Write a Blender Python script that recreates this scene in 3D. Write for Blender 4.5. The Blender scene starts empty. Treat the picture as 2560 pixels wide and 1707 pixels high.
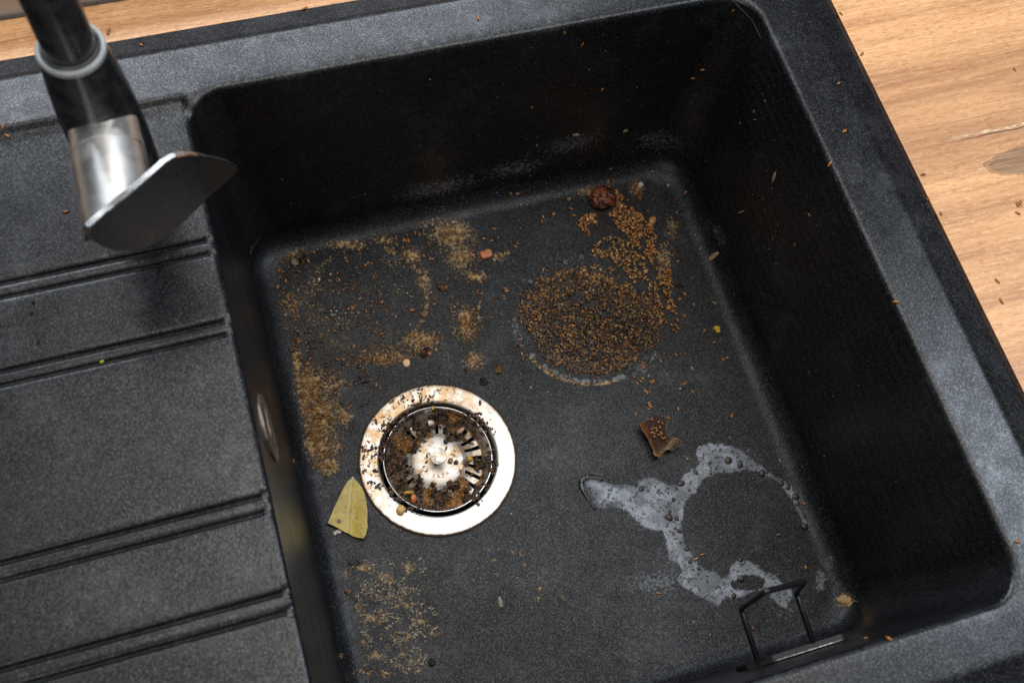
import bpy, bmesh, math, random
import numpy as np
from mathutils import Vector, Matrix, geometry
from mathutils.bvhtree import BVHTree

random.seed(7); rng = np.random.default_rng(11)
sc = bpy.context.scene
COL = sc.collection
PI = math.pi

# ------------------------------------------------------------------ camera
RW = np.array([[0.9546073, -0.28316714, 0.09241903],
               [-0.22767802, -0.89371256, -0.38657544],
               [0.19206151, 0.34798595, -0.91761547]])
CAM = np.array([0.03132851, -0.41988369, 0.56508295]); FPX = 2701.1
cam = bpy.data.cameras.new('camera'); camo = bpy.data.objects.new('camera', cam); COL.objects.link(camo)
m = np.eye(4); m[:3, 0] = RW[0]; m[:3, 1] = -RW[1]; m[:3, 2] = -RW[2]; m[:3, 3] = CAM
camo.matrix_world = Matrix(m.tolist())
cam.sensor_width = 36; cam.lens = FPX / 2560 * 36; cam.clip_start = .01; cam.clip_end = 50
cam.dof.use_dof = True; cam.dof.focus_distance = .745; cam.dof.aperture_fstop = 8.0
sc.camera = camo

# ------------------------------------------------------------------ light
world = bpy.data.worlds.new('World'); sc.world = world; world.use_nodes = True
bg = world.node_tree.nodes['Background']
bg.inputs[0].default_value = (.75, .85, 1, 1); bg.inputs[1].default_value = .03

def area(name, loc, target, sx, sy, power, color):
    l = bpy.data.lights.new(name, 'AREA'); l.shape = 'RECTANGLE'; l.size = sx; l.size_y = sy
    l.energy = power; l.color = color
    o = bpy.data.objects.new(name, l); COL.objects.link(o); o.location = loc
    o.rotation_euler = (Vector(target) - Vector(loc)).to_track_quat('-Z', 'Y').to_euler()
    return o
area('ceiling_light', (.26, .06, 1.40), (.20, -.06, 0), 1.30, .95, 14.5, (1, .97, .93))
area('window_light', (.02, 1.42, 1.30), (.15, .0, 0), 1.8, .30, 29, (.83, .90, 1))
area('side_window_light', (1.22, -.20, 1.22), (.3, -.3, 0), .45, .45, 9, (.78, .87, 1))
area('room_light', (-.75, -1.35, 1.35), (-.04, -.06, .08), .8, .8, 9, (1, .98, .95))

sc.view_settings.view_transform = 'Standard'; sc.view_settings.look = 'None'
sc.view_settings.exposure = 0; sc.view_settings.gamma = 1
sc.render.engine = 'CYCLES'
sc.cycles.max_bounces = 8; sc.cycles.transparent_max_bounces = 8
sc.cycles.sample_clamp_indirect = 4

# ------------------------------------------------------------------ helpers
def at(px, py, z=0.0):
    d = RW.T @ np.array([(px - 1280) / FPX, (py - 853.5) / FPX, 1.0]); return CAM + d * ((z - CAM[2]) / d[2])
def aty(px, py, y):
    d = RW.T @ np.array([(px - 1280) / FPX, (py - 853.5) / FPX, 1.0]); return CAM + d * ((y - CAM[1]) / d[1])
def proj(P):
    q = (np.atleast_2d(P) - CAM) @ RW.T
    return np.stack([FPX * q[:, 0] / q[:, 2] + 1280, FPX * q[:, 1] / q[:, 2] + 853.5], 1)

def _h(ix, iy, s):
    v = np.sin(ix * 127.1 + iy * 311.7 + s * 74.7) * 43758.5453
    return v - np.floor(v)
def vnoise(x, y, s=0):
    ix = np.floor(x); iy = np.floor(y); fx = x - ix; fy = y - iy
    fx = fx * fx * (3 - 2 * fx); fy = fy * fy * (3 - 2 * fy)
    a = _h(ix, iy, s); b = _h(ix + 1, iy, s); c = _h(ix, iy + 1, s); d = _h(ix + 1, iy + 1, s)
    return (a * (1 - fx) + b * fx) * (1 - fy) + (c * (1 - fx) + d * fx) * fy
def fbm(x, y, s=0, o=4):
    t = 0; a = .5; n = 0
    for k in range(o):
        t = t + a * vnoise(x * 2 ** k, y * 2 ** k, s + k * 13); n += a; a *= .5
    return t / n
def sstep(a, b, x):
    t = np.clip((x - a) / (b - a), 0, 1); return t * t * (3 - 2 * t)

def polysd(P, poly):
    """signed distance to a polygon, negative inside"""
    poly = np.array(poly, float); n = len(poly)
    d = np.full(len(P), 1e18); ins = np.zeros(len(P), bool)
    for i in range(n):
        a = poly[i]; b = poly[(i + 1) % n]; e = b - a; w = P - a
        t = np.clip((w @ e) / (e @ e), 0, 1)
        q = w - t[:, None] * e; d = np.minimum(d, (q ** 2).sum(1))
        c = ((a[1] > P[:, 1]) != (b[1] > P[:, 1]))
        with np.errstate(divide='ignore', invalid='ignore'):
            xx = a[0] + (P[:, 1] - a[1]) * (b[0] - a[0]) / (b[1] - a[1])
        ins ^= c & (P[:, 0] < xx)
    d = np.sqrt(d); return np.where(ins, -d, d)

def mesh(name, verts, faces, mat, parent=None, smooth=True, attrs=None, loc=None, rot=None):
    me = bpy.data.meshes.new(name)
    me.from_pydata([tuple(map(float, v)) for v in verts], [], [tuple(map(int, f)) for f in faces])
    if smooth: me.polygons.foreach_set('use_smooth', [True] * len(me.polygons))
    if attrs:
        for an, arr in attrs.items():
            a = me.attributes.new(an, 'FLOAT_COLOR', 'POINT')
            arr = np.asarray(arr, float)
            if arr.shape[1] == 3: arr = np.hstack([arr, np.ones((len(arr), 1))])
            a.data.foreach_set('color', arr.astype(np.float32).ravel())
    if mat: me.materials.append(mat)
    me.update()
    o = bpy.data.objects.new(name, me); COL.objects.link(o)
    if parent: o.parent = parent
    if loc is not None: o.location = loc
    if rot is not None: o.rotation_euler = rot
    return o
def tag(o, label=None, cat=None, group=None, kind=None):
    if label:
        for drop in (' clumped,', ' paired,', ' a little'):
            if len(label.split()) > 15: label = label.replace(drop, '')
        o['label'] = label
    if cat: o['category'] = cat
    if group: o['group'] = group
    if kind: o['kind'] = kind
    return o
def empty(name, loc):
    o = bpy.data.objects.new(name, None); COL.objects.link(o); o.location = loc; o.empty_display_size = .02; return o
def sharp(o, ang=35):
    me = o.data; bm = bmesh.new(); bm.from_mesh(me)
    for e in bm.edges:
        if len(e.link_faces) == 2 and e.calc_face_angle(0) > math.radians(ang): e.smooth = False
    bm.to_mesh(me); bm.free()

def lathe(profile, n=96, axis='z'):
    v = []; f = []
    for r, z in profile:
        for k in range(n):
            a = 2 * PI * k / n; v.append((r * math.cos(a), r * math.sin(a), z))
    for i in range(len(profile) - 1):
        for k in range(n):
            a = i * n + k; b = i * n + (k + 1) % n; f.append((a, b, b + n, a + n))
    return v, f
def tube(pts, r, n=14, closed=False):
    pts = [Vector(p) for p in pts]; v = []; f = []; up = Vector((.13, .21, 1)).normalized(); prev = None
    rr = r if hasattr(r, '__len__') else [r] * len(pts)
    for i, p in enumerate(pts):
        t = (pts[min(i + 1, len(pts) - 1)] - pts[max(i - 1, 0)]).normalized()
        if prev is None: u = t.cross(up).normalized()
        else: u = (prev - t * prev.dot(t)).normalized()
        prev = u; w = t.cross(u)
        for k in range(n):
            a = 2 * PI * k / n; v.append(p + (u * math.cos(a) + w * math.sin(a)) * rr[i])
    for i in range(len(pts) - 1):
        for k in range(n):
            a = i * n + k; b = i * n + (k + 1) % n; f.append((a, b, b + n, a + n))
    f.append(tuple(range(n))[::-1]); f.append(tuple(range((len(pts) - 1) * n, len(pts) * n)))
    return v, f
def smooth_path(pts, r, n=6):
    """round the corners of a polyline"""
    pts = [Vector(p) for p in pts]; out = [pts[0]]
    for i in range(1, len(pts) - 1):
        a = (pts[i - 1] - pts[i]); b = (pts[i + 1] - pts[i]); q = min(r, a.length * .45, b.length * .45)
        A = pts[i] + a.normalized() * q; B = pts[i] + b.normalized() * q
        for k in range(n + 1):
            t = k / n; out.append(A * (1 - t) ** 2 + pts[i] * 2 * t * (1 - t) + B * t * t)
    out.append(pts[-1]); return out

# ------------------------------------------------------------------ materials
class NT:
    def __init__(s, name):
        s.m = bpy.data.materials.new(name); s.m.use_nodes = True; s.t = s.m.node_tree; s.n = s.t.nodes
        s.p = s.n['Principled BSDF']; s.co = s.n.new('ShaderNodeTexCoord').outputs['Object']
    def lk(s, a, b): s.t.links.new(a, b)
    def put(s, sock, v):
        if isinstance(v, bpy.types.NodeSocket): s.lk(v, sock)
        elif isinstance(v, tuple): sock.default_value = (v + (1,)) if len(v) == 3 and len(sock.default_value) == 4 else v
        else: sock.default_value = v
    def noise(s, scale, detail=3, rough=.5, co=None, dist=0):
        n = s.n.new('ShaderNodeTexNoise'); n.inputs['Scale'].default_value = scale; n.inputs['Detail'].default_value = detail
        n.inputs['Roughness'].default_value = rough; n.inputs['Distortion'].default_value = dist
        s.lk(co or s.co, n.inputs['Vector']); return n.outputs['Fac']
    def voro(s, scale, out='Distance', co=None, feature='F1'):
        n = s.n.new('ShaderNodeTexVoronoi'); n.inputs['Scale'].default_value = scale; n.feature = feature
        s.lk(co or s.co, n.inputs['Vector']); return n.outputs[out]
    def math(s, op, a, b=0.0, c=None, clamp=False):
        n = s.n.new('ShaderNodeMath'); n.operation = op; n.use_clamp = clamp
        s.put(n.inputs[0], a); s.put(n.inputs[1], b)
        if c is not None: s.put(n.inputs[2], c)
        return n.outputs[0]
    def ramp(s, v, lo, hi, a=0.0, b=1.0, smooth=True):
        n = s.n.new('ShaderNodeMapRange'); n.interpolation_type = 'SMOOTHSTEP' if smooth else 'LINEAR'
        s.put(n.inputs['Value'], v)
        for k, x in (('From Min', lo), ('From Max', hi), ('To Min', a), ('To Max', b)): n.inputs[k].default_value = x
        return n.outputs['Result']
    def mix(s, f, a, b, mode='MIX'):
        n = s.n.new('ShaderNodeMix'); n.data_type = 'RGBA'; n.blend_type = mode
        s.put(n.inputs[0], f); s.put(n.inputs[6], a); s.put(n.inputs[7], b); return n.outputs[2]
    def scaled(s, v):
        n = s.n.new('ShaderNodeMapping'); n.inputs['Scale'].default_value = v; s.lk(s.co, n.inputs['Vector']); return n.outputs['Vector']
    def attr(s, name):
        n = s.n.new('ShaderNodeAttribute'); n.attribute_name = name; return n
    def sep(s, v):
        n = s.n.new('ShaderNodeSeparateXYZ'); s.lk(v, n.inputs[0]); return n.outputs
    def bump(s, h, strength, dist):
        n = s.n.new('ShaderNodeBump'); n.inputs['Strength'].default_value = strength; n.inputs['Distance'].default_value = dist
        s.lk(h, n.inputs['Height']); s.lk(n.outputs[0], s.p.inputs['Normal'])
    def out(s, col=None, rough=None, metal=None, spec=None):
        for k, v in (('Base Color', col), ('Roughness', rough), ('Metallic', metal), ('Specular IOR Level', spec)):
            if v is not None: s.put(s.p.inputs[k], v)
        return s.m

def mat_granite():
    s = NT('granite_composite')
    a = s.attr('marks').outputs['Vector']; A = s.sep(a)
    tan, white, dark = A[0], A[1], A[2]
    cell = s.voro(1500, 'Color', co=s.scaled((1.03, .97, 1.31))); cs = s.sep(cell)
    spk = s.math('MULTIPLY', s.math('GREATER_THAN', cs[0], .80), s.ramp(s.voro(1500, co=s.scaled((1.03, .97, 1.31))), .20, .50, 1, 0))
    cell2 = s.sep(s.voro(420, 'Color'))
    spk2 = s.math('MULTIPLY', s.math('GREATER_THAN', cell2[1], .95), s.ramp(s.voro(420), .08, .22, 1, 0))
    g = s.noise(1500, 2, .7)
    c3 = s.sep(s.voro(1500, 'Color')); gr = s.math('POWER', c3[2], 3.0)
    base = s.mix(s.math('ADD', s.math('MULTIPLY', gr, .8), s.math('MULTIPLY', s.ramp(g, .35, .7), .25)), (.0010, .0012, .0016), (.0215, .0228, .0260))
    base = s.mix(s.math('MULTIPLY', s.math('MULTIPLY', spk, cs[1]), .42), base, (.26, .27, .285))
    base = s.mix(s.math('MULTIPLY', spk2, .22), base, (.35, .35, .34))
    # worn, chalky film of dried hard water in patches
    chalk = s.math('MULTIPLY', s.ramp(s.noise(23, 5, .62, dist=.6), .50, .72), s.ramp(s.noise(220, 4, .7), .3, .75))
    base = s.mix(s.math('MULTIPLY', chalk, .22), base, (.085, .09, .10))
    drops = s.ramp(s.voro(36, co=s.scaled((1, 1.25, 1))), .14, .22, 1, 0)
    base = s.mix(s.math('MULTIPLY', drops, .7), base, (.014, .014, .015))
    # marks: limescale (G), grime (R), dark damp/greasy areas (B)
    wn = s.noise(420, 5, .75)
    wf = s.ramp(s.math('ADD', s.math('MULTIPLY', white, 1.0), s.math('MULTIPLY', s.math('SUBTRACT', wn, .62), 2.2)), .05, .55)
    base = s.mix(s.math('MULTIPLY', wf, .5), base, (.26, .27, .28))
    base = s.mix(s.math('MULTIPLY', s.ramp(s.math('ADD', dark, s.math('MULTIPLY', s.math('SUBTRACT', s.noise(90, 4), .5), .6)), .25, .75), .75), base, (.012, .009, .007))
    tn = s.noise(520, 6, .72, dist=.4)
    tf = s.ramp(s.math('ADD', tan, s.math('MULTIPLY', s.math('SUBTRACT', tn, .62), 2.2)), .10, .45)
    tc = s.mix(s.ramp(s.noise(260, 4), .35, .65), (.13, .055, .014), (.42, .27, .12))
    base = s.mix(s.math('MULTIPLY', tf, .9), base, tc)
    r = s.ramp(s.noise(60, 4, .6), .3, .7, .29, .37)
    r = s.math('ADD', r, s.math('MULTIPLY', tf, .3))
    hgt = s.math('ADD', s.math('ADD', s.math('MULTIPLY', g, .5), s.math('MULTIPLY', s.noise(700, 2), .5)), s.math('MULTIPLY', tf, 1.5))
    s.bump(hgt, .13, .0003)
    wornf = s.ramp(s.sep(s.co)[2], -.150, -.174)   # the floor is scoured matt, the rim still has its gloss
    r = s.math('ADD', r, s.math('MULTIPLY', wornf, .10))
    sp_ = s.math('ADD', s.math('MULTIPLY', s.math('ADD', s.math('ADD', gr, s.math('MULTIPLY', spk, .7)), s.math('MULTIPLY', chalk, .7)), .44), s.ramp(s.noise(9, 4, .6), .35, .65, .25, .33))
    return s.out(base, r, 0, s.math('MULTIPLY', sp_, s.math('SUBTRACT', 1.0, s.math('MULTIPLY', wornf, .40))))

def mat_wood():
    s = NT('oak_laminate')
    x = s.sep(s.co)
    warp = s.noise(7, 3, .5, co=s.scaled((.6, 1.5, 1)))
    cg = s.n.new('ShaderNodeCombineXYZ')
    yw = s.math('ADD', x[1], s.math('MULTIPLY', s.math('SUBTRACT', warp, .5), .012))
    s.put(cg.inputs[0], s.math('MULTIPLY', x[0], .06)); s.put(cg.inputs[1], yw)
    band = s.noise(44, 5, .70, co=cg.outputs[0]); fine = s.noise(420, 5, .8, co=cg.outputs[0])
    c2 = s.n.new('ShaderNodeCombineXYZ'); s.put(c2.inputs[0], s.math('MULTIPLY', x[0], .16)); s.put(c2.inputs[1], yw)
    pore = s.noise(800, 4, .8, co=c2.outputs[0])
    col = s.mix(s.ramp(band, .34, .66), (.45, .195, .085), (.82, .430, .195))
    col = s.mix(s.math('MULTIPLY', s.ramp(fine, .38, .70), .60), col, (.84, .54, .27))
    fl_ = s.n.new('ShaderNodeCombineXYZ'); s.put(fl_.inputs[0], s.math('MULTIPLY', x[0], .28)); s.put(fl_.inputs[1], yw); fk = s.noise(620, 3, .7, co=fl_.outputs[0])
    col = s.mix(s.math('MULTIPLY', s.ramp(fk, .56, .68), .5), col, (.95, .70, .44))
    # one greyer dark streak along the grain
    dk = s.math('MULTIPLY', s.ramp(s.math('ABSOLUTE', s.math('ADD', yw, .115)), .0, .060, 1, 0), s.ramp(band, .25, .7, 1, .3))
    col = s.mix(s.math('MULTIPLY', dk, .85), col, (.38, .19, .10))
    col = s.mix(s.math('MULTIPLY', s.ramp(pore, .50, .64), .62), col, (.33, .145, .055))
    # knot and a split beside it
    kn = at(2575, 395, -.006)
    dx = s.math('DIVIDE', s.math('SUBTRACT', x[0], float(kn[0])), .033)
    dy = s.math('DIVIDE', s.math('SUBTRACT', yw, float(kn[1])), .0105)
    kd = s.math('ADD', s.math('SQRT', s.math('ADD', s.math('MULTIPLY', dx, dx), s.math('MULTIPLY', dy, dy))), s.math('MULTIPLY', s.math('SUBTRACT', s.noise(90, 4), .5), .5))
    col = s.mix(s.math('MULTIPLY', s.ramp(kd, .86, .98, 1, 0), .75), col, s.mix(s.ramp(fine, .3, .7), (.10, .055, .03), (.30, .19, .11)))
    col = s.mix(s.math('MULTIPLY', s.ramp(s.math('ABSOLUTE', s.math('SUBTRACT', kd, .97)), .0, .05, 1, 0), .6), col, (.13, .06, .03))
    k2 = at(2500, 322, -.006)
    cy = s.math('SUBTRACT', yw, s.math('ADD', float(k2[1]), s.math('MULTIPLY', s.math('SUBTRACT', s.noise(30, 4, .6), .5), .007)))
    cw = s.math('MULTIPLY', s.ramp(s.math('ABSOLUTE', s.math('SUBTRACT', x[0], float(k2[0]) + .01)), .02, .055, 1, 0), 1.0)
    col = s.mix(s.math('MULTIPLY', s.math('MULTIPLY', s.math('MULTIPLY', s.ramp(s.math('ABSOLUTE', cy), .0002, .0018, 1, 0), s.ramp(fk, .42, .58)), cw), .8), col, (.85, .70, .48))
    col = s.mix(s.math('MULTIPLY', s.math('MULTIPLY', s.ramp(s.math('ABSOLUTE', s.math('ADD', cy, .0022)), .0002, .0009, 1, 0), cw), .8), col, (.10, .04, .02))
    s.bump(pore, .12, .0003)
    return s.out(col, s.ramp(fine, .3, .7, .38, .5), 0, .4)

def simple(name, col, rough=.5, metal=0., spec=.5, var=.25, vs=300, bump=.1, bd=.0003):
    s = NT(name); n = s.noise(vs, 4, .6)
    c2 = tuple(min(1, c * (1 + var)) for c in col); c1 = tuple(c * (1 - var) for c in col)
    s.bump(n, bump, bd)
    return s.out(s.mix(s.ramp(n, .3, .7), c1, c2), s.ramp(n, .3, .7, max(.02, rough * .85), min(1, rough * 1.15)), metal, spec)

def mat_vc(name, rough=.5, spec=.4, bump=.25, bs=900, bd=.0003, var=.35):
    """colour from a vertex attribute, broken up by fine noise"""
    s = NT(name); a = s.attr('tint').outputs['Color']; n = s.noise(bs, 4, .65)
    c = s.mix(1.0, a, s.mix(s.ramp(n, .3, .7), (1 - var,) * 3, (1.0,) * 3), 'MULTIPLY')
    s.bump(n, bump, bd); return s.out(c, rough, 0, spec)

def mat_flange(name='stained_steel', allover=False):
    s = NT(name)
    x = s.sep(s.co); r = s.math('SQRT', s.math('ADD', s.math('MULTIPLY', x[0], x[0]), s.math('MULTIPLY', x[1], x[1])))
    n = s.noise(160, 5, .65); up = s.ramp(s.math('SUBTRACT', x[1], s.math('MULTIPLY', x[0], .6)), -.03, .05)
    if allover: up = s.ramp(s.noise(120, 3, .6), .30, .62)
    col = s.mix(s.math('MULTIPLY', s.ramp(n, .36, .60), s.math('ADD', s.math('MULTIPLY', up, .8), .12)), (.60, .575, .53), (.46, .28, .12))
    rust = s.ramp(s.math('ADD', r, s.math('MULTIPLY', s.math('SUBTRACT', s.noise(300, 4), .5), .0016)), .0546, .0556)
    col = s.mix(rust, col, (.055, .026, .012))
    dirt = s.math('MULTIPLY', s.ramp(s.noise(260, 6, .75, dist=.8), .56, .61), s.math('ADD', s.math('MULTIPLY', up, .9), .06))
    col = s.mix(dirt, col, (.10, .045, .018))
    spk = s.ramp(s.noise(900, 2, .6), .71, .75)
    col = s.mix(s.math('MULTIPLY', spk, .7), col, (.25, .14, .07))
    bad = s.math('MAXIMUM', rust, dirt)
    s.bump(s.math('ADD', n, s.math('MULTIPLY', bad, .6)), .1, .0003)
    return s.out(col, s.ramp(bad, 0, 1, .42, .75), s.ramp(bad, 0, 1, .85, 0), .5)

GR = mat_granite(); WOOD = mat_wood(); FL = mat_flange(); FLB = mat_flange('grimy_basket_steel', True)
OVR = simple('tarnished_steel', (.22, .18, .145), .48, .8, .4, .35, 300, .2)
CHROME = simple('brushed_chrome', (.62, .61, .59), .24, 1, .5, .12, 260, .06)
CHROME2 = simple('dull_worn_chrome', (.86, .85, .82), .40, 1, .5, .10, 60, .04)
DARKREFL = simple('chrome_painted_dark_reflection', (.13, .13, .145), .30, 1, .5, .15, 120, .03)  # lever face: chrome with its dark reflection put into the colour
BLACKG = simple('black_gloss_lacquer', (.022, .022, .025), .27, 0, .7, .5, 120, .03)
BLACKM = simple('black_powder_coat', (.010, .010, .011), .33, 0, .5, .3, 700, .10)
BLACKP = simple('black_adhesive_plate', (.014, .014, .014), .5, 0, .3, .3, 400, .1)
RINGM = simple('grey_plastic_seal', (.36, .38, .38), .35, 0, .5, .12, 200, .05)
DARKIN = simple('drain_inside_steel', (.03, .027, .024), .5, .5, .4, .5, 200, .1)
WORN = simple('worn_pale_edge', (.40, .36, .31), .5, 0, .4, .5, 500, .2)
WALL = simple('beige_wall_tile', (.52, .45, .38), .45, 0, .4, .05, 60, .02)
SEEDM = mat_vc('seed_husk', .20, .6, .3, 1500, .0002, .3)
CRUSTM = mat_vc('dried_food', .6, .18, .6, 900, .0006, .5)
SLUDGE = mat_vc('wet_food_sludge', .24, .6, .8, 700, .0010, .6)
LEAFM = mat_vc('dried_leaf', .42, .4, .3, 500, .0004, .18)
WOODC = simple('reddish_bark', (.42, .15, .055), .5, 0, .4, .4, 500, .3, .0005)

# ------------------------------------------------------------------ sink geometry
W, D, H = .3803, .4174, .1815
RO, BO, FO, LO = .437, .0582, -.4774, -.55
RC, BC, FC = .4125, .0337, -.4430
def deckz(x, y):
    """height of the sink's top over the plan"""
    z = np.zeros_like(x)
    s = np.maximum(np.maximum((x - RC) / (RO - RC), (y - BC) / (BO - BC)), (FC - y) / (FC - FO))
    z = z - .0058 * np.clip(s, 0, 1) * sstep(-.02, .25, s)
    z = z - .045 * np.clip(y - .002, 0, .032) + .008 * np.clip(y, -.42, 0) * sstep(.004, -.002, x)
    ins = (sstep(.002, -.0045, y) * sstep(-D - .002, -D + .0045, y)) * sstep(.004, -.002, x)
    z = z - ins * .0026
    g = np.zeros_like(x)
    for a, b in ((-.1078, -.0990), (-.1600, -.1518), (-.2650, -.2560), (-.3185, -.3085), (-.372, -.362)):
        g = np.maximum(g, np.maximum(np.exp(-((y - a) / .00125) ** 2), np.exp(-((y - b) / .00125) ** 2)) + .18 * sstep(a, a + .001, y) * sstep(b, b - .001, y))
    z = z - .0029 * g * ins
    return z

def rrect(x0, x1, y0, y1, r, n=26, m=150):
    """rounded rectangle, counter-clockwise from the right side; the same layout of points for every size"""
    out = []
    cs = [((x1 - r, y1 - r), 0), ((x0 + r, y1 - r), PI / 2), ((x0 + r, y0 + r), PI), ((x1 - r, y0 + r), 1.5 * PI)]
    for i, (c, a0) in enumerate(cs):
        for k in range(n):
            a = a0 + PI / 2 * k / (n - 1); out.append((c[0] + r * math.cos(a), c[1] + r * math.sin(a)))
        c2, a2 = cs[(i + 1) % 4]; p = out[-1]; q = (c2[0] + r * math.cos(a2), c2[1] + r * math.sin(a2))
        for k in range(1, m):
            t = k / m; out.append((p[0] * (1 - t) + q[0] * t, p[1] * (1 - t) + q[1] * t))
    return out

verts = []; faces = []
def add_ring(pts): i = len(verts); verts.extend(pts); return i
lip = rrect(-.0034, W + .0034, -D - .0034, .0034, .0244); N = len(lip)
# deck
xs = sorted(set([round(v, 5) for v in list(np.arange(LO, -.01, .006)) + list(np.arange(-.01, .006, .001)) + list(np.arange(.01, W, .012))
     + list(np.arange(W, RC - .002, .006)) + list(np.arange(RC - .003, RC + .0075, .0015)) + list(np.arange(RC + .009, RO, .005))]))
ys = [BO - .004, BO - .012, BO - .018] + list(np.arange(BC - .003, BC + .007, .0015)) + list(np.arange(.006, BC - .004, .005)) + list(np.arange(-.004, .004, .0008))
for a, b in ((-.1078, -.0990), (-.1600, -.1518), (-.2650, -.2560), (-.3185, -.3085), (-.372, -.362)):
    for q in (a, b): ys += list(np.arange(q - .0024, q + .0024, .0004))
    ys += [(a + b) / 2, a - .004, b + .004]
ys += list(np.arange(-.41, -.008, .008)) + list(np.arange(FC - .006, FC + .006, .0015)) + list(np.arange(FO + .005, FC - .006, .006)) + list(np.arange(-.425, -.4095, .0012))
ys = sorted(set([round(v, 5) for v in ys]))
pts = []
for x in xs:
    for y in ys:
        if LO < x < RO - .001 and FO < y < BO - .001:
            cx = min(max(x, .021), W - .021); cy = min(max(y, -D + .021), -.021)
            dd = math.hypot(x - cx, y - cy) - .0252
            if dd > .0004: pts.append((x, y))
out_x = [LO] + xs[1:] + [RO]; out_x = [x for x in out_x if LO <= x <= RO]; out_x = sorted(set(out_x))
out_y = sorted(set([FO] + [y for y in ys if FO + .001 < y < BO - .001] + [BO]))
border = [(x, FO) for x in out_x] + [(RO, y) for y in out_y[1:]] + [(x, BO) for x in out_x[::-1][1:]] + [(LO, y) for y in out_y[::-1][1:-1]]
allp = [Vector(p) for p in lip] + [Vector(p) for p in border] + [Vector(p) for p in pts]
nb = len(border)
edges = [(i, (i + 1) % N) for i in range(N)] + [(N + i, N + (i + 1) % nb) for i in range(nb)]
cv, ce, cf, _, _, _ = geometry.delaunay_2d_cdt(allp, edges, [], 0, 1e-7)
cvn = np.array([tuple(v) for v in cv]); z = deckz(cvn[:, 0], cvn[:, 1])
base_i = add_ring([(a[0], a[1], q) for a, q in zip(cvn, z)])
lipn = np.array(lip)
cen = np.array([cvn[list(f)].mean(0) for f in cf])
hole = polysd(cen, lip) < 0
for f, h_ in zip(cf, hole):
    if not h_:
        a, b, c = [cvn[i] for i in f[:3]]
        ff = f if (b[0] - a[0]) * (c[1] - a[1]) - (b[1] - a[1]) * (c[0] - a[0]) > 0 else f[::-1]
        faces.append([base_i + i for i in ff])
# lip, walls and bottom curve
lz = deckz(lipn[:, 0], lipn[:, 1])
prof = []
for k in range(0, 9):
    a = PI / 2 * k / 8; prof.append((-.0034 + .0042 * math.sin(a), .0042 * (1 - math.cos(a))))
for k in range(1, 40): t = k / 39; prof.append((.0008 + .0112 * t, .0042 + (H - .0042 - .0155) * t))
for k in range(1, 21):
    a = PI / 2 * k / 20; prof.append((.0120 + .0165 * (1 - math.cos(a)), H - .0155 + .0155 * math.sin(a)))
prev = None
for s_, t_ in prof:
    rr = .0244 - (.0034 + s_) * .35 + .012 * (t_ / H)
    q = rrect(s_, W - s_, -D + s_, -s_, rr)
    f_ = max(0, 1 - t_ / .02)
    i = add_ring([(a[0], a[1], lz[k] * f_ - t_) for k, a in enumerate(q)])
    if prev is not None:
        for k in range(N): faces.append((prev + k, prev + (k + 1) % N, i + (k + 1) % N, i + k))
    prev = i; lastq = q
# floor with the drain hole
DC = (.1101, -.2107)
cir = [(DC[0] + .050 * math.cos(2 * PI * k / 96), DC[1] + .050 * math.sin(2 * PI * k / 96)) for k in range(96)]
gp = []
for x in np.arange(.029, W - .028, .0016):
    for y in np.arange(-D + .029, -.028, .0016):
        if (x - DC[0]) ** 2 + (y - DC[1]) ** 2 > .051 ** 2: gp.append((x, y))
gp = np.array(gp); gp = gp[polysd(gp, lastq[::4]) < -.0012]
gp = gp + rng.uniform(-.0003, .0003, gp.shape)
allp = [Vector(p) for p in lastq] + [Vector(p) for p in cir] + [Vector(p) for p in gp]
edges = [(i, (i + 1) % N) for i in range(N)] + [(N + i, N + (i + 1) % 96) for i in range(96)]
cv, ce, cf, _, _, _ = geometry.delaunay_2d_cdt(allp, edges, [], 0, 1e-7)
cvn = np.array([tuple(v) for v in cv]); cen = np.array([cvn[list(f)].mean(0) for f in cf])
bad = (((cen - np.array(DC)) ** 2).sum(1) < .0499 ** 2) | (polysd(cen, lastq[::4]) > .0006)
def floorz(x, y):
    return -H - .0 * x
base_i = add_ring([(a[0], a[1], -H) for a in cvn])
for f, b_ in zip(cf, bad):
    if not b_:
        a, b, c = [cvn[i] for i in f[:3]]
        ff = f if (b[0] - a[0]) * (c[1] - a[1]) - (b[1] - a[1]) * (c[0] - a[0]) > 0 else f[::-1]
        faces.append([base_i + i for i in ff])
# outer skirt down onto the worktop, and a lip down into the drain hole
i0 = add_ring([(a[0], a[1], float(deckz(np.array([a[0]]), np.array([a[1]]))[0])) for a in border]); i1 = add_ring([(a[0], a[1], -.0105) for a in border])
for k in range(nb): faces.append((i0 + (k + 1) % nb, i0 + k, i1 + k, i1 + (k + 1) % nb))
i0 = add_ring([(a[0], a[1], -H) for a in cir]); i1 = add_ring([(a[0], a[1], -H - .004) for a in cir])
for k in range(96): faces.append((i0 + k, i0 + (k + 1) % 96, i1 + (k + 1) % 96, i1 + k))

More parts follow.
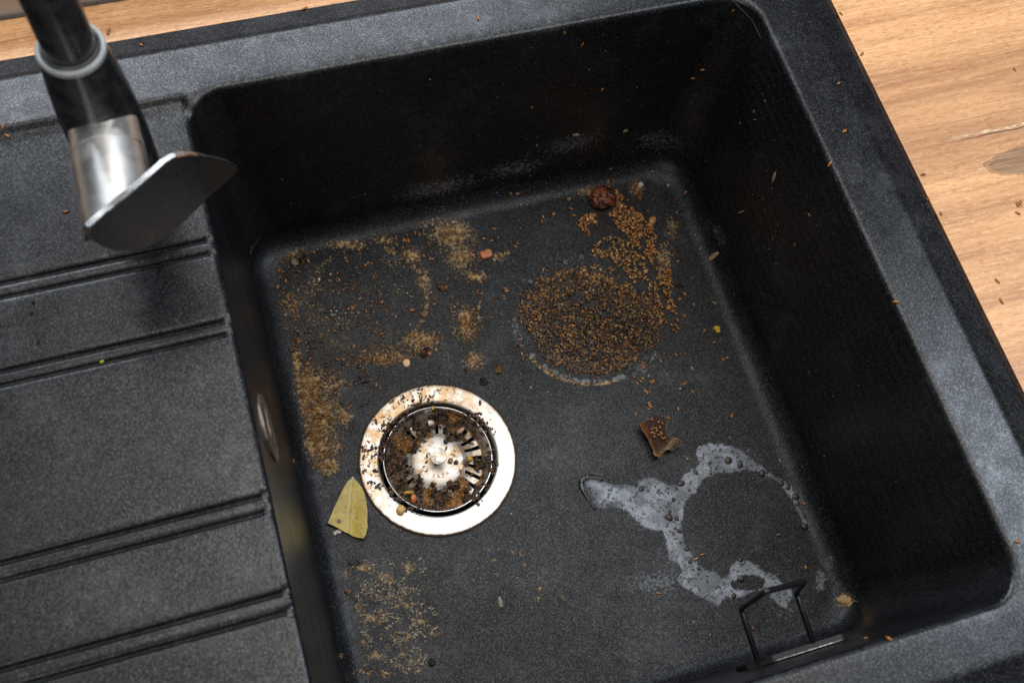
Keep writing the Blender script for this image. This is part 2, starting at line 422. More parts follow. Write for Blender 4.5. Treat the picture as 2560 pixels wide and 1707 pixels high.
V = np.array(verts, float)
P = proj(V); X, Y = P[:, 0], P[:, 1]
onfloor = sstep(-H + .03, -H + .004, V[:, 2]); wall = (V[:, 2] < -.01) & (V[:, 2] > -H + .01)
tan = np.zeros(len(V)); white = np.zeros(len(V)); dark = np.zeros(len(V))
def blob(arr, x, y, rx, ry, s, rot=0.0, m=None):
    c, q = math.cos(rot), math.sin(rot); u = ((X - x) * c + (Y - y) * q) / rx; v = (-(X - x) * q + (Y - y) * c) / ry
    val = s * np.clip(1.25 - np.sqrt(u * u + v * v), 0, 1)
    if m is not None: val = val * m
    np.maximum(arr, val, out=arr)
fn = fbm(X / 16, Y / 16, 5)
for b in ((775, 965, 50, 60, .85), (800, 1040, 58, 70, .8), (795, 1110, 44, 50, .85), (822, 1165, 36, 28, .85), (840, 1110, 36, 60, .5), (830, 960, 60, 40, .6), (742, 900, 14, 55, .8), (760, 990, 16, 60, .9), (860, 1040, 30, 40, .7),
          (1130, 585, 75, 45, .75), (1150, 640, 55, 55, .62), (1090, 560, 60, 25, .5), (870, 610, 90, 22, .55), (960, 600, 60, 20, .5),
          (1165, 805, 26, 52, .85), (1185, 900, 40, 34, .62), (1055, 850, 52, 28, .8), (965, 895, 70, 26, .72), (745, 640, 34, 26, .75),
          (1190, 690, 34, 22, .7), (1250, 640, 28, 20, .6), (790, 700, 30, 60, .45), (730, 760, 40, 60, .5), (1060, 700, 26, 40, .65),
          (1660, 650, 40, 70, .5), (1680, 570, 26, 40, .5), (1480, 480, 60, 20, .6), (1590, 470, 30, 30, .6), (1030, 640, 40, 30, .6)):
    blob(tan, *b, m=onfloor)
for k in range(60):                                                    # speckled field in front of the drain
    q_ = (random.gauss(965, 60), random.uniform(1400, 1690), random.uniform(9, 30), random.uniform(7, 20)); blob(tan, *q_, random.uniform(.36, .66), m=onfloor); blob(white, *q_, random.uniform(.1, .3), m=onfloor)
for k in range(26):
    blob(tan, random.uniform(1180, 1420), random.uniform(1260, 1500), random.uniform(6, 14), random.uniform(5, 10), random.uniform(.35, .7), m=onfloor)
for k in range(70):
    blob(tan, random.uniform(850, 1900), random.uniform(560, 1660), random.uniform(3, 8), random.uniform(3, 6), random.uniform(.3, .6), m=onfloor)
def ringmark(arr, cx, cy, rx, ry, wdt, s, a0, a1, rot=0):
    dx = (X - cx) / rx; dy = (Y - cy) / ry; r = np.sqrt(dx * dx + dy * dy); an = np.degrees(np.arctan2(-dy, dx)) % 360
    ok = ((an - a0) % 360) < ((a1 - a0) % 360 or 360)
    val = s * np.clip(1.3 - np.abs(r - 1) * rx / wdt, 0, 1) * ok * onfloor
    np.maximum(arr, val, out=arr)
ringmark(tan, 918, 748, 150, 130, 9, .52, 300, 75); ringmark(tan, 918, 748, 150, 130, 9, .42, 120, 300)
ringmark(white, 1478, 800, 190, 158, 15, .30, 60, 330); white *= .6 + .8 * (fbm(X / 18, Y / 18, 44, 3) > .45); ringmark(white, 1482, 800, 182, 154, 9, .8, 212, 318); ringmark(tan, 1478, 803, 186, 157, 5, .9, 215, 290); rn_ = fbm(X / 11, Y / 11, 51, 3); hz_ = (np.hypot(X - 1480, Y - 800) < 260); white = np.where(hz_, white * sstep(.30, .62, rn_) * 1.3, white); tan = np.where(hz_, tan * (.4 + 1.1 * rn_), tan)
ringmark(white, 1478, 770, 196, 180, 9, .22, 60, 170)
blob(white, 1450, 690, 160, 60, .38, m=onfloor); blob(white, 1400, 640, 110, 40, .25, m=onfloor); blob(white, 1600, 920, 60, 40, .42, m=onfloor)
for b in ((1850, 1140, 90, 32, .42), (1640, 1455, 110, 45, .5), (2050, 1450, 22, 40, .7), (2075, 1400, 14, 30, .5), (2040, 1330, 14, 60, .3), (1730, 1555, 26, 10, .5), (1960, 1530, 60, 30, .35), (1140, 560, 60, 20, .4)):
    blob(white, *b, m=onfloor)
for b in ((830, 780, 170, 150, .30), (1000, 640, 160, 60, .30), (1010, 880, 130, 45, .36), (760, 720, 60, 110, .36)):
    blob(tan, *b, m=onfloor * (.35 + fbm(X / 20, Y / 20, 71, 4)))
for b in ((1545, 540, 150, 120, .62), (1650, 760, 60, 170, .5), (850, 900, 110, 60, .7), (780, 860, 80, 60, .6), (900, 960, 120, 60, .45), (1000, 880, 110, 50, .35), (1340, 590, 130, 30, .5), (1480, 800, 190, 165, .35)):
    blob(dark, *b, m=onfloor)
blob(tan, 2112, 1500, 30, 22, .9)
wn_ = fbm(X / 25, Y / 25, 9)
for b in ((1100, 470, 160, 34, .62, -.2), (1290, 420, 120, 30, .62, -.2), (1430, 360, 130, 34, .6, -.3), (1640, 350, 90, 40, .6, 0), (1800, 590, 20, 60, .62, -.4), (1200, 520, 200, 20, .5, -.2), (1620, 430, 40, 40, .5, 0)):
    blob(white, b[0], b[1], b[2], b[3], b[4] * .8, b[5], m=wall.astype(float))
lw = wall & (V[:, 0] < .03)
tt = np.clip(1 - np.abs(V[:, 2] + H - .02) / .005, 0, 1) * lw * .55; white = np.maximum(white, tt * (fbm(Y / 20, X * 0, 3) > .42))
marks = np.stack([tan, white, dark], 1)
sink_root = empty('sink', (0, 0, 0)); tag(sink_root, 'black speckled stone kitchen sink with ribbed drainboard, full of food waste', 'sink')
body = mesh('basin', V, faces, GR, sink_root, attrs={'marks': marks})
bm = bmesh.new(); bm.from_mesh(body.data); bmesh.ops.remove_doubles(bm, verts=bm.verts, dist=2e-6)
bm.to_mesh(body.data); bm.free()

# worktop with a cut-out under the sink, and the wall behind
ZT = -.0062
ox0, ox1, oy0, oy1 = LO + .01, RO - .006, FO + .006, BO - .006
wx0, wx1, wy0, wy1 = -1.1, 1.5, -.545, .0852
def ringbox(a, b, c, d, z): return [(a, c, z), (b, c, z), (b, d, z), (a, d, z)]
v = ringbox(wx0, wx1, wy0, wy1, ZT) + ringbox(ox0, ox1, oy0, oy1, ZT) + ringbox(wx0, wx1, wy0, wy1, ZT - .038) + ringbox(ox0, ox1, oy0, oy1, ZT - .038)
f = []
for k in range(4):
    j = (k + 1) % 4
    f += [(k, j, 4 + j, 4 + k), (8 + j, 8 + k, 12 + k, 12 + j), (j, k, 8 + k, 8 + j), (4 + k, 4 + j, 12 + j, 12 + k)]
wt = mesh('worktop', v, f, WOOD, smooth=False); tag(wt, kind='structure')
def box(name, x0, x1, y0, y1, z0, z1, mat, parent=None, bev=0.0, segs=2):
    bm = bmesh.new(); bmesh.ops.create_cube(bm, size=1)
    bmesh.ops.scale(bm, vec=(x1 - x0, y1 - y0, z1 - z0), verts=bm.verts)
    bmesh.ops.translate(bm, vec=((x0 + x1) / 2, (y0 + y1) / 2, (z0 + z1) / 2), verts=bm.verts)
    if bev: bmesh.ops.bevel(bm, geom=list(bm.edges), offset=bev, segments=segs, affect='EDGES')
    me = bpy.data.meshes.new(name); bm.to_mesh(me); bm.free(); me.materials.append(mat)
    o = bpy.data.objects.new(name, me); COL.objects.link(o)
    if parent: o.parent = parent
    return o
tag(box('back_wall', -1.1, 1.5, .0862, .30, -.25, .022, WALL, bev=.002), kind='structure')
tag(box('wall_shadow_line', -1.1, 1.5, .0838, .0861, ZT + .0003, ZT + .002, simple('shadow_line_grey', (.10, .09, .08), .6), bev=.0006), kind='structure')  # thin dark strip stands in for the shadow line between worktop and wall

# ------------------------------------------------------------------ drain: flange (part of the sink), well
FZ = -H + .0002
pr = [(.0566, 0), (.0566, .0008), (.0562, .0013), (.0555, .0015), (.0530, .0015), (.0480, .0012), (.0440, .0012), (.0428, .0009), (.0420, -.0003), (.0417, -.002), (.0416, -.008), (.0414, -.020), (.040, -.034)]
v, f = lathe(pr, 160); mesh('drain_flange', v, [q[::-1] for q in f], FL, sink_root, loc=(DC[0], DC[1], FZ))
v, f = lathe([(.0395, -.012), (.0395, -.034), (.030, -.050), (.0001, -.050)], 64); mesh('drain_well', v, [q[::-1] for q in f], DARKIN, sink_root, loc=(DC[0], DC[1], FZ))

# overflow rosette on the left wall
oc = np.array([.0047, -.2037, -.050])
ov = empty('overflow_cover', tuple(oc)); ov.parent = sink_root
slope = math.atan(.0108 / (H - .0217))
ov.rotation_euler = (0, PI / 2 - slope, 0)
v, f = lathe([(.0205, -.001), (.0205, .0006), (.0198, .0013), (.0150, .0016), (.0138, .0012), (.0128, -.0005)], 72)
mesh('rosette', v, [q[::-1] for q in f], OVR, ov)
v, f = lathe([(.0134, .0004), (.0085, .0002), (.0001, .0002)], 48)
mesh('overflow_opening', v, [q[::-1] for q in f], DARKIN, ov)
o_ = mesh('crossbar', *tube([(-.002, -.013, .0008), (-.002, .013, .0008)], .0012, 8), OVR, ov)
vv = []; ff = []
for k in range(40):
    a = random.uniform(-1.2, 1.0); c = Vector((random.uniform(-.001, .006), random.uniform(-.004, .011), .0008)); r = random.uniform(.0006, .0016); i = len(vv)
    for j in range(6): vv.append(c + Vector((math.cos(j) * r * random.uniform(.6, 1.2), math.sin(j) * r * random.uniform(.6, 1.2), random.uniform(0, .0008))))
    ff.append(tuple(range(i, i + 6)))
mesh('rust', vv, ff, simple('rust_orange', (.32, .11, .03), .8, 0, .3, .5, 600), ov)

# ------------------------------------------------------------------ basket strainer
bs = empty('basket_strainer', (DC[0], DC[1], FZ)); tag(bs, 'round steel basket strainer clogged with brown food waste, sitting in the drain', 'strainer')
SL = 26
pr = [(r, z) for r, z in ((.0001, -.0052), (.010, -.0052), (.0160, -.0055), (.0185, -.0064))]
v, f = lathe(pr, 104); mesh('center_plate', v, [q[::-1] for q in f], FLB, bs)
nr, na = 22, SL * 10; v = []; f = []
for i in range(nr + 1):
    t = i / nr; r = .0185 + .0185 * t
    zz = -.0064 - .0055 * math.sin(PI * min(1, t * .62)) if t < .8 else -.0064 - .0055 * math.sin(PI * .8 * .62) + (t - .8) / .2 * .006
    for k in range(na):
        a = 2 * PI * k / na; v.append((r * math.cos(a), r * math.sin(a), zz))
for i in range(nr):
    for k in range(na):
        slot = (3 <= i <= 16) and (k % 10) in (3, 4, 5, 6)
        if not slot: a = i * na + k; b = i * na + (k + 1) % na; f.append((a, b, b + na, a + na)[::-1])
o = mesh('slotted_bowl', v, [q[::-1] for q in f], FLB, bs)
zt = v[-1][2]
v, f = lathe([(.0370, zt), (.0378, -.003), (.0381, .0002), (.0384, .0008), (.0390, .0008), (.0392, .0002), (.0388, -.001)], 120); mesh('rim', v, [q[::-1] for q in f], CHROME, bs)
v, f = lathe([(.0035, -.0052), (.0034, .0040), (.0048, .0052), (.0057, .0056), (.0061, .0060), (.0062, .0066), (.0061, .0070), (.0057, .0072), (.0001, .0072)], 40); o_ = mesh('knob', v, f, FLB, bs); sharp(o_, 30)
# embossed letters on the centre plate
tv = []; tf = []
for ch, ang in (('E', -118), ('A', -102), ('Z', -86), ('A', -69)):
    cu = bpy.data.curves.new('t', 'FONT'); cu.body = ch; cu.size = .0042; cu.align_x = 'CENTER'; cu.align_y = 'CENTER'; cu.extrude = .00012
    to = bpy.data.objects.new('t', cu); me = to.to_mesh(); a = math.radians(ang)
    M = Matrix.Translation((.0118 * math.cos(a), .0118 * math.sin(a), -.0051)) @ Matrix.Rotation(a + PI / 2, 4, 'Z')
    i = len(tv); tv += [tuple(M @ q.co) for q in me.vertices]; tf += [tuple(i + j for j in q.vertices) for q in me.polygons]
    to.to_mesh_clear(); bpy.data.objects.remove(to); bpy.data.curves.remove(cu)
mesh('lettering', tv, tf, simple('engraved_brown_letters', (.30, .20, .12), .5, .3), bs, smooth=False)

# sludge caught in the basket
def rand_cols(n, pal, w=None):
    pal = np.array(pal); i = rng.choice(len(pal), n, p=w); return pal[i] * rng.uniform(.75, 1.25, (n, 1))
nr, na = 60, 520
rr_ = np.linspace(.0168, .0372, nr); aa = np.linspace(0, 2 * PI, na, endpoint=False)
R_, A_ = np.meshgrid(rr_, aa, indexing='ij'); SX = R_ * np.cos(A_); SY = R_ * np.sin(A_)
n1 = fbm(SX * 260 + 9, SY * 260 + 3, 2, 5); n2 = fbm(SX * 900, SY * 900, 4, 4)
t = (R_ - .0168) / .0204
deg = np.degrees(A_) % 360
opening = np.exp(-(((deg - 8 + 180) % 360 - 180) / 26) ** 2) * .38 + np.exp(-(((deg - 322 + 180) % 360 - 180) / 14) ** 2) * .25 + np.exp(-(((deg - 88 + 180) % 360 - 180) / 22) ** 2) * .20 + np.exp(-(((deg - 196 + 180) % 360 - 180) / 7) ** 2) * .22 + np.exp(-(((deg - 120 + 180) % 360 - 180) / 10) ** 2) * .12
thick = (n1 - .36) * 2.1 + sstep(0, .35, t) * .55 - .24 - opening * 2.3 + (n2 - .5) * .5
base = -.0064 - .0050 * np.sin(PI * np.clip(t, 0, 1) * .8)
Z = base + .0004 + np.clip(thick, -.3, 1.0) * .0052 + (n2 - .5) * .0022
Z = np.minimum(Z, .0022)
v = np.stack([SX, SY, Z], -1).reshape(-1, 3); keep = thick > 0
f = []
for i in range(nr - 1):
    for k in range(na):
        j = (k + 1) % na
        if keep[i, k] and keep[i + 1, k] and keep[i, j] and keep[i + 1, j]: f.append((i * na + k, (i + 1) * na + k, (i + 1) * na + j, i * na + j))
cn = fbm(SX * 420 + 40, SY * 420, 21, 3).reshape(-1, 1); cm = fbm(SX * 150 + 7, SY * 150, 31, 3).reshape(-1, 1)
c = np.array([.030, .016, .009]) * (1 - sstep(.4, .6, cn)) + np.array([.16, .078, .030]) * sstep(.4, .6, cn)
c = c * (1 - sstep(.52, .64, cm)) + np.array([.34, .15, .035]) * sstep(.56, .66, cm)
sl = mesh('food_sludge', v, f, SLUDGE, attrs={'tint': c}, loc=(DC[0], DC[1], FZ)); tag(sl, 'wet dark brown food sludge filling the rim of the basket strainer', 'food waste', kind='stuff')

# ------------------------------------------------------------------ ray casting on to the built surfaces
def bvh_of(o):
    me = o.data; return BVHTree.FromPolygons([v.co[:] for v in me.vertices], [tuple(p.vertices) for p in me.polygons])
BV = [bvh_of(body), bvh_of(wt)]
def hit(px, py):
    d = Vector((RW.T @ np.array([(px - 1280) / FPX, (py - 853.5) / FPX, 1.0])).tolist()).normalized(); best = None
    for b in BV:
        r = b.ray_cast(Vector(CAM.tolist()), d)
        if r[0] is not None and (best is None or r[3] < best[2]): best = (r[0], r[1], r[3])
    if best is None: return None
    n = best[1] if best[1].dot(d) < 0 else -best[1]
    return best[0], n
def hitz(x, y, up=.1):
    b = BV[0].ray_cast(Vector((x, y, up)), Vector((0, 0, -1))); return b[0].z if b[0] else None

# ------------------------------------------------------------------ mixer tap
BX, BY = -.0375, -.063
tap = empty('mixer_tap', (BX, BY, -.0042)); tag(tap, 'black and chrome mixer tap with flat lever, at the back of the drainboard', 'tap')
def L(p): return (p[0] - BX, p[1] - BY, p[2] + .0042)
v, f = lathe([(.0001, 0), (.0245, 0), (.0245, .0025), (.0235, .004), (.0205, .0048)], 64); mesh('base_ring', v, f, CHROME2, tap)
v, f = lathe([(.0198, .0045), (.0200, .030), (.0203, .070), (.0200, .090), (.0186, .112), (.0166, .131), (.0160, .1375)], 72); sharp(mesh('body', v, f, BLACKG, tap))
v, f = lathe([(.0160, .1375), (.0162, .1392), (.0158, .1405), (.0140, .1407), (.0136, .1395), (.0134, .137)], 72); mesh('seal_ring', v, f, RINGM, tap)
v, f = lathe([(.0136, .1368), (.0118, .1368), (.0001, .1366)], 48); sharp(mesh('inner_collar', v, f, BLACKM, tap))
v, f = lathe([(.0126, .1382), (.0127, .1402), (.0124, .1412)], 64); mesh('thin_ring', v, f, CHROME, tap)
sp = [(0, 0, .137), (0, 0, .20), (0, 0, .30), (.0, -.005, .33), (.0, -.03, .36), (0, -.07, .372), (0, -.11, .36), (0, -.135, .33)]
v, f = tube(smooth_path([(a * .6, b, c) for a, b, c in sp[:3]] , .01), .0122, 40); sharp(mesh('spout', v, f, BLACKG, tap))
# cartridge housing: a chrome cylinder lying towards the front, cut on the slant
ZC = .0835
P1 = np.array([-.0480, -.1391]); P2 = np.array([-.0110, -.1115])      # plan of the cut
nrm = np.array([P2[1] - P1[1], -(P2[0] - P1[0])]); nrm /= np.linalg.norm(nrm)
RCY = .0180; CXx = BX + .0009
v = []; f = []; na = 72
def cut_y(x):  # y on the cut plane for this x
    return P1[1] + (x - P1[0]) * (P2[1] - P1[1]) / (P2[0] - P1[0])
rows = [(BY - .004, RCY * .97), (BY - .0205, RCY * .97), (BY - .0212, RCY * .985), ('g', 0), ('h', 0), ('c', 0)]
prof_ = [(-.060, .0172), (-.0840, .0174), (-.0846, .0178), (-.0893, .0179), (-.0896, .0174), (-.0902, .0174), (-.0905, .0180)]
for yy, r in prof_:
    for k in range(na): a = 2 * PI * k / na; v.append(L((CXx + r * math.cos(a), yy, ZC + r * math.sin(a))))
for tt in (.5, 1.0):
    for k in range(na):
        a = 2 * PI * k / na; sh_ = 1 - .30 * tt * (math.sin(a) < 0) * abs(math.sin(a)); x = CXx + .0180 * math.cos(a); y0 = -.0905; y1 = min(cut_y(x) + .0035 + .0110 * max(0, -math.sin(a)) + .006 * max(0, -math.cos(a) - .3), -.091); v.append(L((x, y0 * (1 - tt) + y1 * tt, ZC + .0180 * sh_ * math.sin(a))))
for i in range(len(prof_) + 1):
    for k in range(na): a = i * na + k; b = i * na + (k + 1) % na; f.append((a, a + na, b + na, b))
o = mesh('cartridge_housing', v, f, CHROME2, tap); sharp(o, 30)
# lever: outline drawn on the slanted cut plane
nz = np.array([nrm[0], nrm[1], 0.0]); nz[2] = .06; nz /= np.linalg.norm(nz)
p0 = np.array([P1[0], P1[1], ZC + .0200])
def onplane(px, py):
    d = RW.T @ np.array([(px - 1280) / FPX, (py - 853.5) / FPX, 1.0]); t = ((p0 - CAM) @ nz) / (d @ nz); return CAM + t * d
lev = [(497, 1272), (560, 1215), (640, 1150), (740, 1070), (850, 975), (930, 905), (985, 872), (1040, 862), (1110, 868), (1210, 888), (1290, 908), (1325, 930), (1330, 950), (1300, 985), (1240, 1040), (1160, 1105), (1080, 1190), (1000, 1265), (920, 1330), (840, 1375), (750, 1402), (660, 1405), (580, 1385), (520, 1350), (485, 1310)]
fr = []
for a, b in lev:
    q = onplane(a / 2.24, b / 2.24); fd = max(0, (a - 1110) - (b - 868) * .25) / 220.     # the tip is folded back a little
    ray = (q - CAM) / np.linalg.norm(q - CAM); fr.append(q + ray * .022 * fd)
n_ = len(fr); v = []
for k, off in enumerate((0.0, .0006, .0036, .0042)):
    cc = np.mean(fr, 0)
    for p in fr:
        q = cc + (p - cc) * (.975 if k in (0, 3) else 1.0); v.append(L(q - nz * off + nz * .0008))
iA, iB = 8, 15
f = [tuple(list(range(iA, iB + 1)))[::-1], tuple(list(range(0, iA + 1)) + list(range(iB, n_)))[::-1], tuple(3 * n_ + q for q in range(iA, iB + 1)), tuple(3 * n_ + q for q in list(range(0, iA + 1)) + list(range(iB, n_)))]
for k in range(3):
    for i in range(n_): a = k * n_ + i; b = k * n_ + (i + 1) % n_; f.append((a, b, b + n_, a + n_))
lv = mesh('lever', v, f, None, tap)
lv.data.materials.append(DARKREFL); lv.data.materials.append(CHROME)
for p in lv.data.polygons:
    p.material_index = 0 if p.index < 4 else 1
bm = bmesh.new(); bm.from_mesh(lv.data); bmesh.ops.recalc_face_normals(bm, faces=bm.faces)
for e in bm.edges:
    if len(e.link_faces) == 2 and e.calc_face_angle(0) > math.radians(6): e.smooth = False
bm.to_mesh(lv.data); bm.free()

# ------------------------------------------------------------------ sponge holder on the front wall
YP = -.4068
sh = empty('sponge_holder', (.272, YP, -.08)); tag(sh, 'small black wire sponge holder stuck on the front wall of the basin', 'sponge holder')
def S(p): return (p[0] - .272, p[1] - YP, p[2] + .08)
pl = [(.2455, -.0900), (.2590, -.0800), (.3050, -.0800), (.3110, -.0860), (.3110, -.1150), (.3050, -.1210), (.2560, -.1210), (.2455, -.1130)]
v = [S((a, YP, b)) for a, b in pl] + [S((a, YP - .0040, b)) for a, b in pl]; n_ = len(pl)
f = [tuple(range(n_)), tuple(range(n_, 2 * n_))[::-1]] + [(k, (k + 1) % n_, n_ + (k + 1) % n_, n_ + k) for k in range(n_)]
o = mesh('adhesive_plate', v, f, BLACKP, sh, smooth=False)
bm = bmesh.new(); bm.from_mesh(o.data); bmesh.ops.recalc_face_normals(bm, faces=bm.faces); bmesh.ops.bevel(bm, geom=list(bm.edges), offset=.0004, segments=2, affect='EDGES'); bm.to_mesh(o.data); bm.free()
ed = [S((.2605 + .0435 * k / 30, YP - .0034, -.0799)) for k in range(31)]
mesh('worn_edge', *tube(ed, [.00015 + .0004 * random.random() for _ in ed], 6), WORN, sh)
A1 = at(1885, 1625, -.08); L1 = at(1852, 1520, -.08); C1 = at(1990, 1480, -.08); A2 = at(2030, 1597, -.08)
T1 = aty(1912, 1478, L1[1] + .0005); T2 = aty(2012, 1453, L1[1] + .001)
path = [np.array([A1[0], YP, -.08]), L1, T1, T2, C1, np.array([A2[0], YP, -.08])]
v, f = tube(smooth_path([S(p) for p in path], .0035, 7), .00175, 14); mesh('wire_hook', v, f, BLACKM, sh)

# ------------------------------------------------------------------ small things
def ell(nu=10, nv=7):
    v = [(0, 0, 1)]
    for i in range(1, nv):
        for k in range(nu): a = PI * i / nv; b = 2 * PI * k / nu; v.append((math.sin(a) * math.cos(b), math.sin(a) * math.sin(b), math.cos(a)))
    v.append((0, 0, -1)); f = []
    for k in range(nu): f.append((0, 1 + k, 1 + (k + 1) % nu))
    for i in range(nv - 2):
        for k in range(nu): a = 1 + i * nu + k; b = 1 + i * nu + (k + 1) % nu; f.append((a, a + nu, b + nu, b))
    q = 1 + (nv - 2) * nu
    for k in range(nu): f.append((q + k, len(v) - 1, q + (k + 1) % nu))
    return np.array(v, float), f
EV, EF = ell()
def seed_shape(L_, w, h, col, seed):
    """a striped husk along x, lying on z=0"""
    r = np.random.default_rng(seed); u = EV[:, [2, 0, 1]].copy()
    tp = 1 - .35 * u[:, 0] ** 2
    v = np.stack([u[:, 0] * L_ / 2, u[:, 1] * w / 2 * tp + .06 * w * u[:, 0] ** 2, (u[:, 2] * tp + .8) * h / 2], 1)
    ang = np.arctan2(u[:, 2], u[:, 1]); st = .5 + .5 * np.cos(ang * 5 + 1.3)
    c = np.array(col)[None] * (.10 + 1.5 * st[:, None] ** 1.6) * (1 - .45 * np.abs(u[:, :1]) ** 4)
    return v, c
PAL = {'orange': (.60, .225, .035), 'amber': (.46, .18, .034), 'brown': (.26, .095, .026), 'dark': (.085, .034, .014), 'straw': (.62, .36, .13), 'olive': (.34, .185, .035)}
PROTO = {}
def seed_mesh(kind, i):
    if (kind, i) not in PROTO:
        r = random.Random(hash((len(kind), i, kind[0])) % 1000 + i)
        L_ = (3.7e-3, 4.1e-3, 3.4e-3, 4.6e-3)[i]; w = (1.6e-3, 1.75e-3, 1.7e-3, 1.65e-3)[i]
        v, c = seed_shape(L_, w, w * .8, PAL[kind], i)
        me = bpy.data.meshes.new('seed'); me.from_pydata([tuple(a) for a in v], [], EF)
        me.polygons.foreach_set('use_smooth', [True] * len(me.polygons))
        a = me.attributes.new('tint', 'FLOAT_COLOR', 'POINT'); a.data.foreach_set('color', np.hstack([c, np.ones((len(c), 1))]).astype(np.float32).ravel())
        me.materials.append(SEEDM); PROTO[(kind, i)] = me
    return PROTO[(kind, i)]
nseed = [0]
LABELS = {}
def frame(n, ang):
    n = n.normalized(); u = n.orthogonal().normalized()
    q = Matrix.Rotation(ang, 3, n) @ u; w = n.cross(q)
    return Matrix((q, w, n)).transposed()
def put_seed(p, n, ang, kind, label, group, lift=0.0, size=1.0, tilt=0.0):
    me = seed_mesh(kind, random.randrange(4))
    o = bpy.data.objects.new('seed', me); COL.objects.link(o)
    M = frame(n, ang).to_4x4(); M = Matrix.Translation(Vector(p) + n.normalized() * lift) @ M @ Matrix.Rotation(tilt, 4, 'Y') @ Matrix.Scale(size, 4)
    o.matrix_world = M
    tag(o, label, 'seed', group); nseed[0] += 1
    return o
G_ = {
 'back': 'brown seeds scattered over the back left of the basin floor',
 'dark': 'dark brown seeds in the damp patch by the left wall',
 'mid': 'brown seeds between the ring stain and the big seed heap',
 'right': 'seeds lying on the floor right of the big seed heap',
}
def kindpick(w): return random.choices(list(w), list(w.values()))[0]
CN = {'orange': 'orange', 'amber': 'amber', 'brown': 'brown', 'dark': 'dark brown', 'straw': 'straw coloured', 'olive': 'olive brown'}
MARKS = [('black shard', 755, 645), ('bark chip', 1215, 638), ('smooth cream crumb', 1016, 908), ('mustard brown clump', 1246, 923), ('walnut', 1505, 500), ('yellow lobed crumb', 1791, 823),
         ('folded brown leaf scrap', 1640, 1090), ('flat dark clump', 911, 947), ('flat black flake by the left wall', 784, 862), ('shaggy brown clump', 1105, 720), ('two lobed dark clump', 1064, 882),
         ('left edge of the seed heap', 1300, 790), ('lower edge of the seed heap', 1480, 935), ('slim dark shard', 1698, 715), ('golden nut chip', 1630, 554), ('top of the pale ring stain', 930, 625), ('middle of the pale ring stain', 918, 748), ('right edge of the pale ring stain', 1065, 760),
         ('wire sponge holder', 1930, 1520), ('puddle tongue', 1500, 1220), ('middle of the puddle ring', 1850, 1320), ('top of the puddle ring', 1830, 1150), ('right tip of the puddle', 2010, 1300), ('tan crust by the left wall', 800, 1060), ('bottom of the pale ring stain', 910, 870),
         ('left wall below the corner', 700, 760), ('large rust stain mid floor', 1165, 810), ('beige smear along the back', 1130, 580), ('back edge of the floor', 1350, 500)]
def where(px, py):
    nm, mx, my = min(MARKS, key=lambda q: math.hypot(q[1] - px, q[2] - py)); dx, dy = px - mx, py - my; d = math.hypot(dx, dy)
    a = math.degrees(math.atan2(-dy, dx)) % 360; dr = ['right of', 'above right of', 'above', 'above left of', 'left of', 'below left of', 'below', 'below right of'][int((a + 22.5) // 45) % 8]
    if nm.startswith('bottom of'): d = 99
    return ('just ' if d < 45 else 'a little ' if d < 80 else '') + dr + ' the ' + nm
def cluster(px, py, n, group, label, w, size=1.0):
    base_ang = random.uniform(0, PI)
    for k in range(n):
        if nseed[0] >= 300: 
            extra.append((px, py, w)); continue
        off = (k - (n - 1) / 2)
        a = base_ang + random.uniform(-.35, .35)
        r = hit(px + (random.uniform(-3, 3) if n > 1 else 0), py + (random.uniform(-3, 3) if n > 1 else 0))
        if r is None: continue
        p, nn = r; fr_ = frame(nn, a); side = fr_.col[1]
        p = p + Vector(side) * off * .0016 * size
        kd = kindpick(w); put_seed(p, nn, a, kd, (CN[kd] + ' seed, ' + (('clumped, ' if n > 2 else 'paired, ') if n > 1 else '') + where(px, py)), group, lift=.0001 + (k % 2) * .0003, size=random.uniform(.82, 1.12) * size)
extra = []
BR = {'amber': 5, 'brown': 6, 'orange': 3, 'dark': 1, 'straw': .6}; DK = {'dark': 6, 'brown': 3.5, 'amber': .8}; OR = {'orange': 5, 'amber': 4, 'straw': 1, 'brown': 1}

# worktop and rim first: the most singular ones
def single(px, py, label, kind='orange', size=1.0, group=None, ang=None):
    r = hit(px, py)
    if r: put_seed(r[0], r[1], random.uniform(0, PI) if ang is None else ang, kind, label, group, lift=.0001, size=size)
def zc(ox, oy, s, pts): return [(ox + p[0] / s, oy + p[1] / s) + tuple(p[2:]) for p in pts]
woodl = ['orange seed on the wooden worktop near the top of the right sink edge', 'largest orange seed on the worktop beside the upper part of the right rim', 'brown seed on the worktop just off the middle of the right sink edge', 'fat orange seed touching the right edge of the sink on the worktop',
         'thin seed wedged against the right sink edge above the fat one', 'left seed of the small trio at the far right of the worktop', 'right seed of the small trio at the far right of the worktop', 'lowest seed of the small trio at the far right of the worktop', 'small pale seed on the worktop above the dark knot', 'brown seed on the lower right worktop far below the trio', 'tiny seed on the worktop between the trio and the lower brown seed']
for (x, y), lb in zip(zc(1960, 0, 1.742, [(247, 62), (338, 238), (604, 762), (682, 932), (626, 868), (1015, 892), (1028, 886), (1017, 930), (1003, 305), (945, 1312), (928, 1225)]), woodl):
    single(x, y, lb, random.choice(['orange', 'amber']), random.uniform(.8, 1.1), 'seeds on the wooden worktop')
single(272, 82, 'brown seed on the narrow back worktop strip beside the tap', 'amber', 1.2, 'seeds on the wooden worktop')
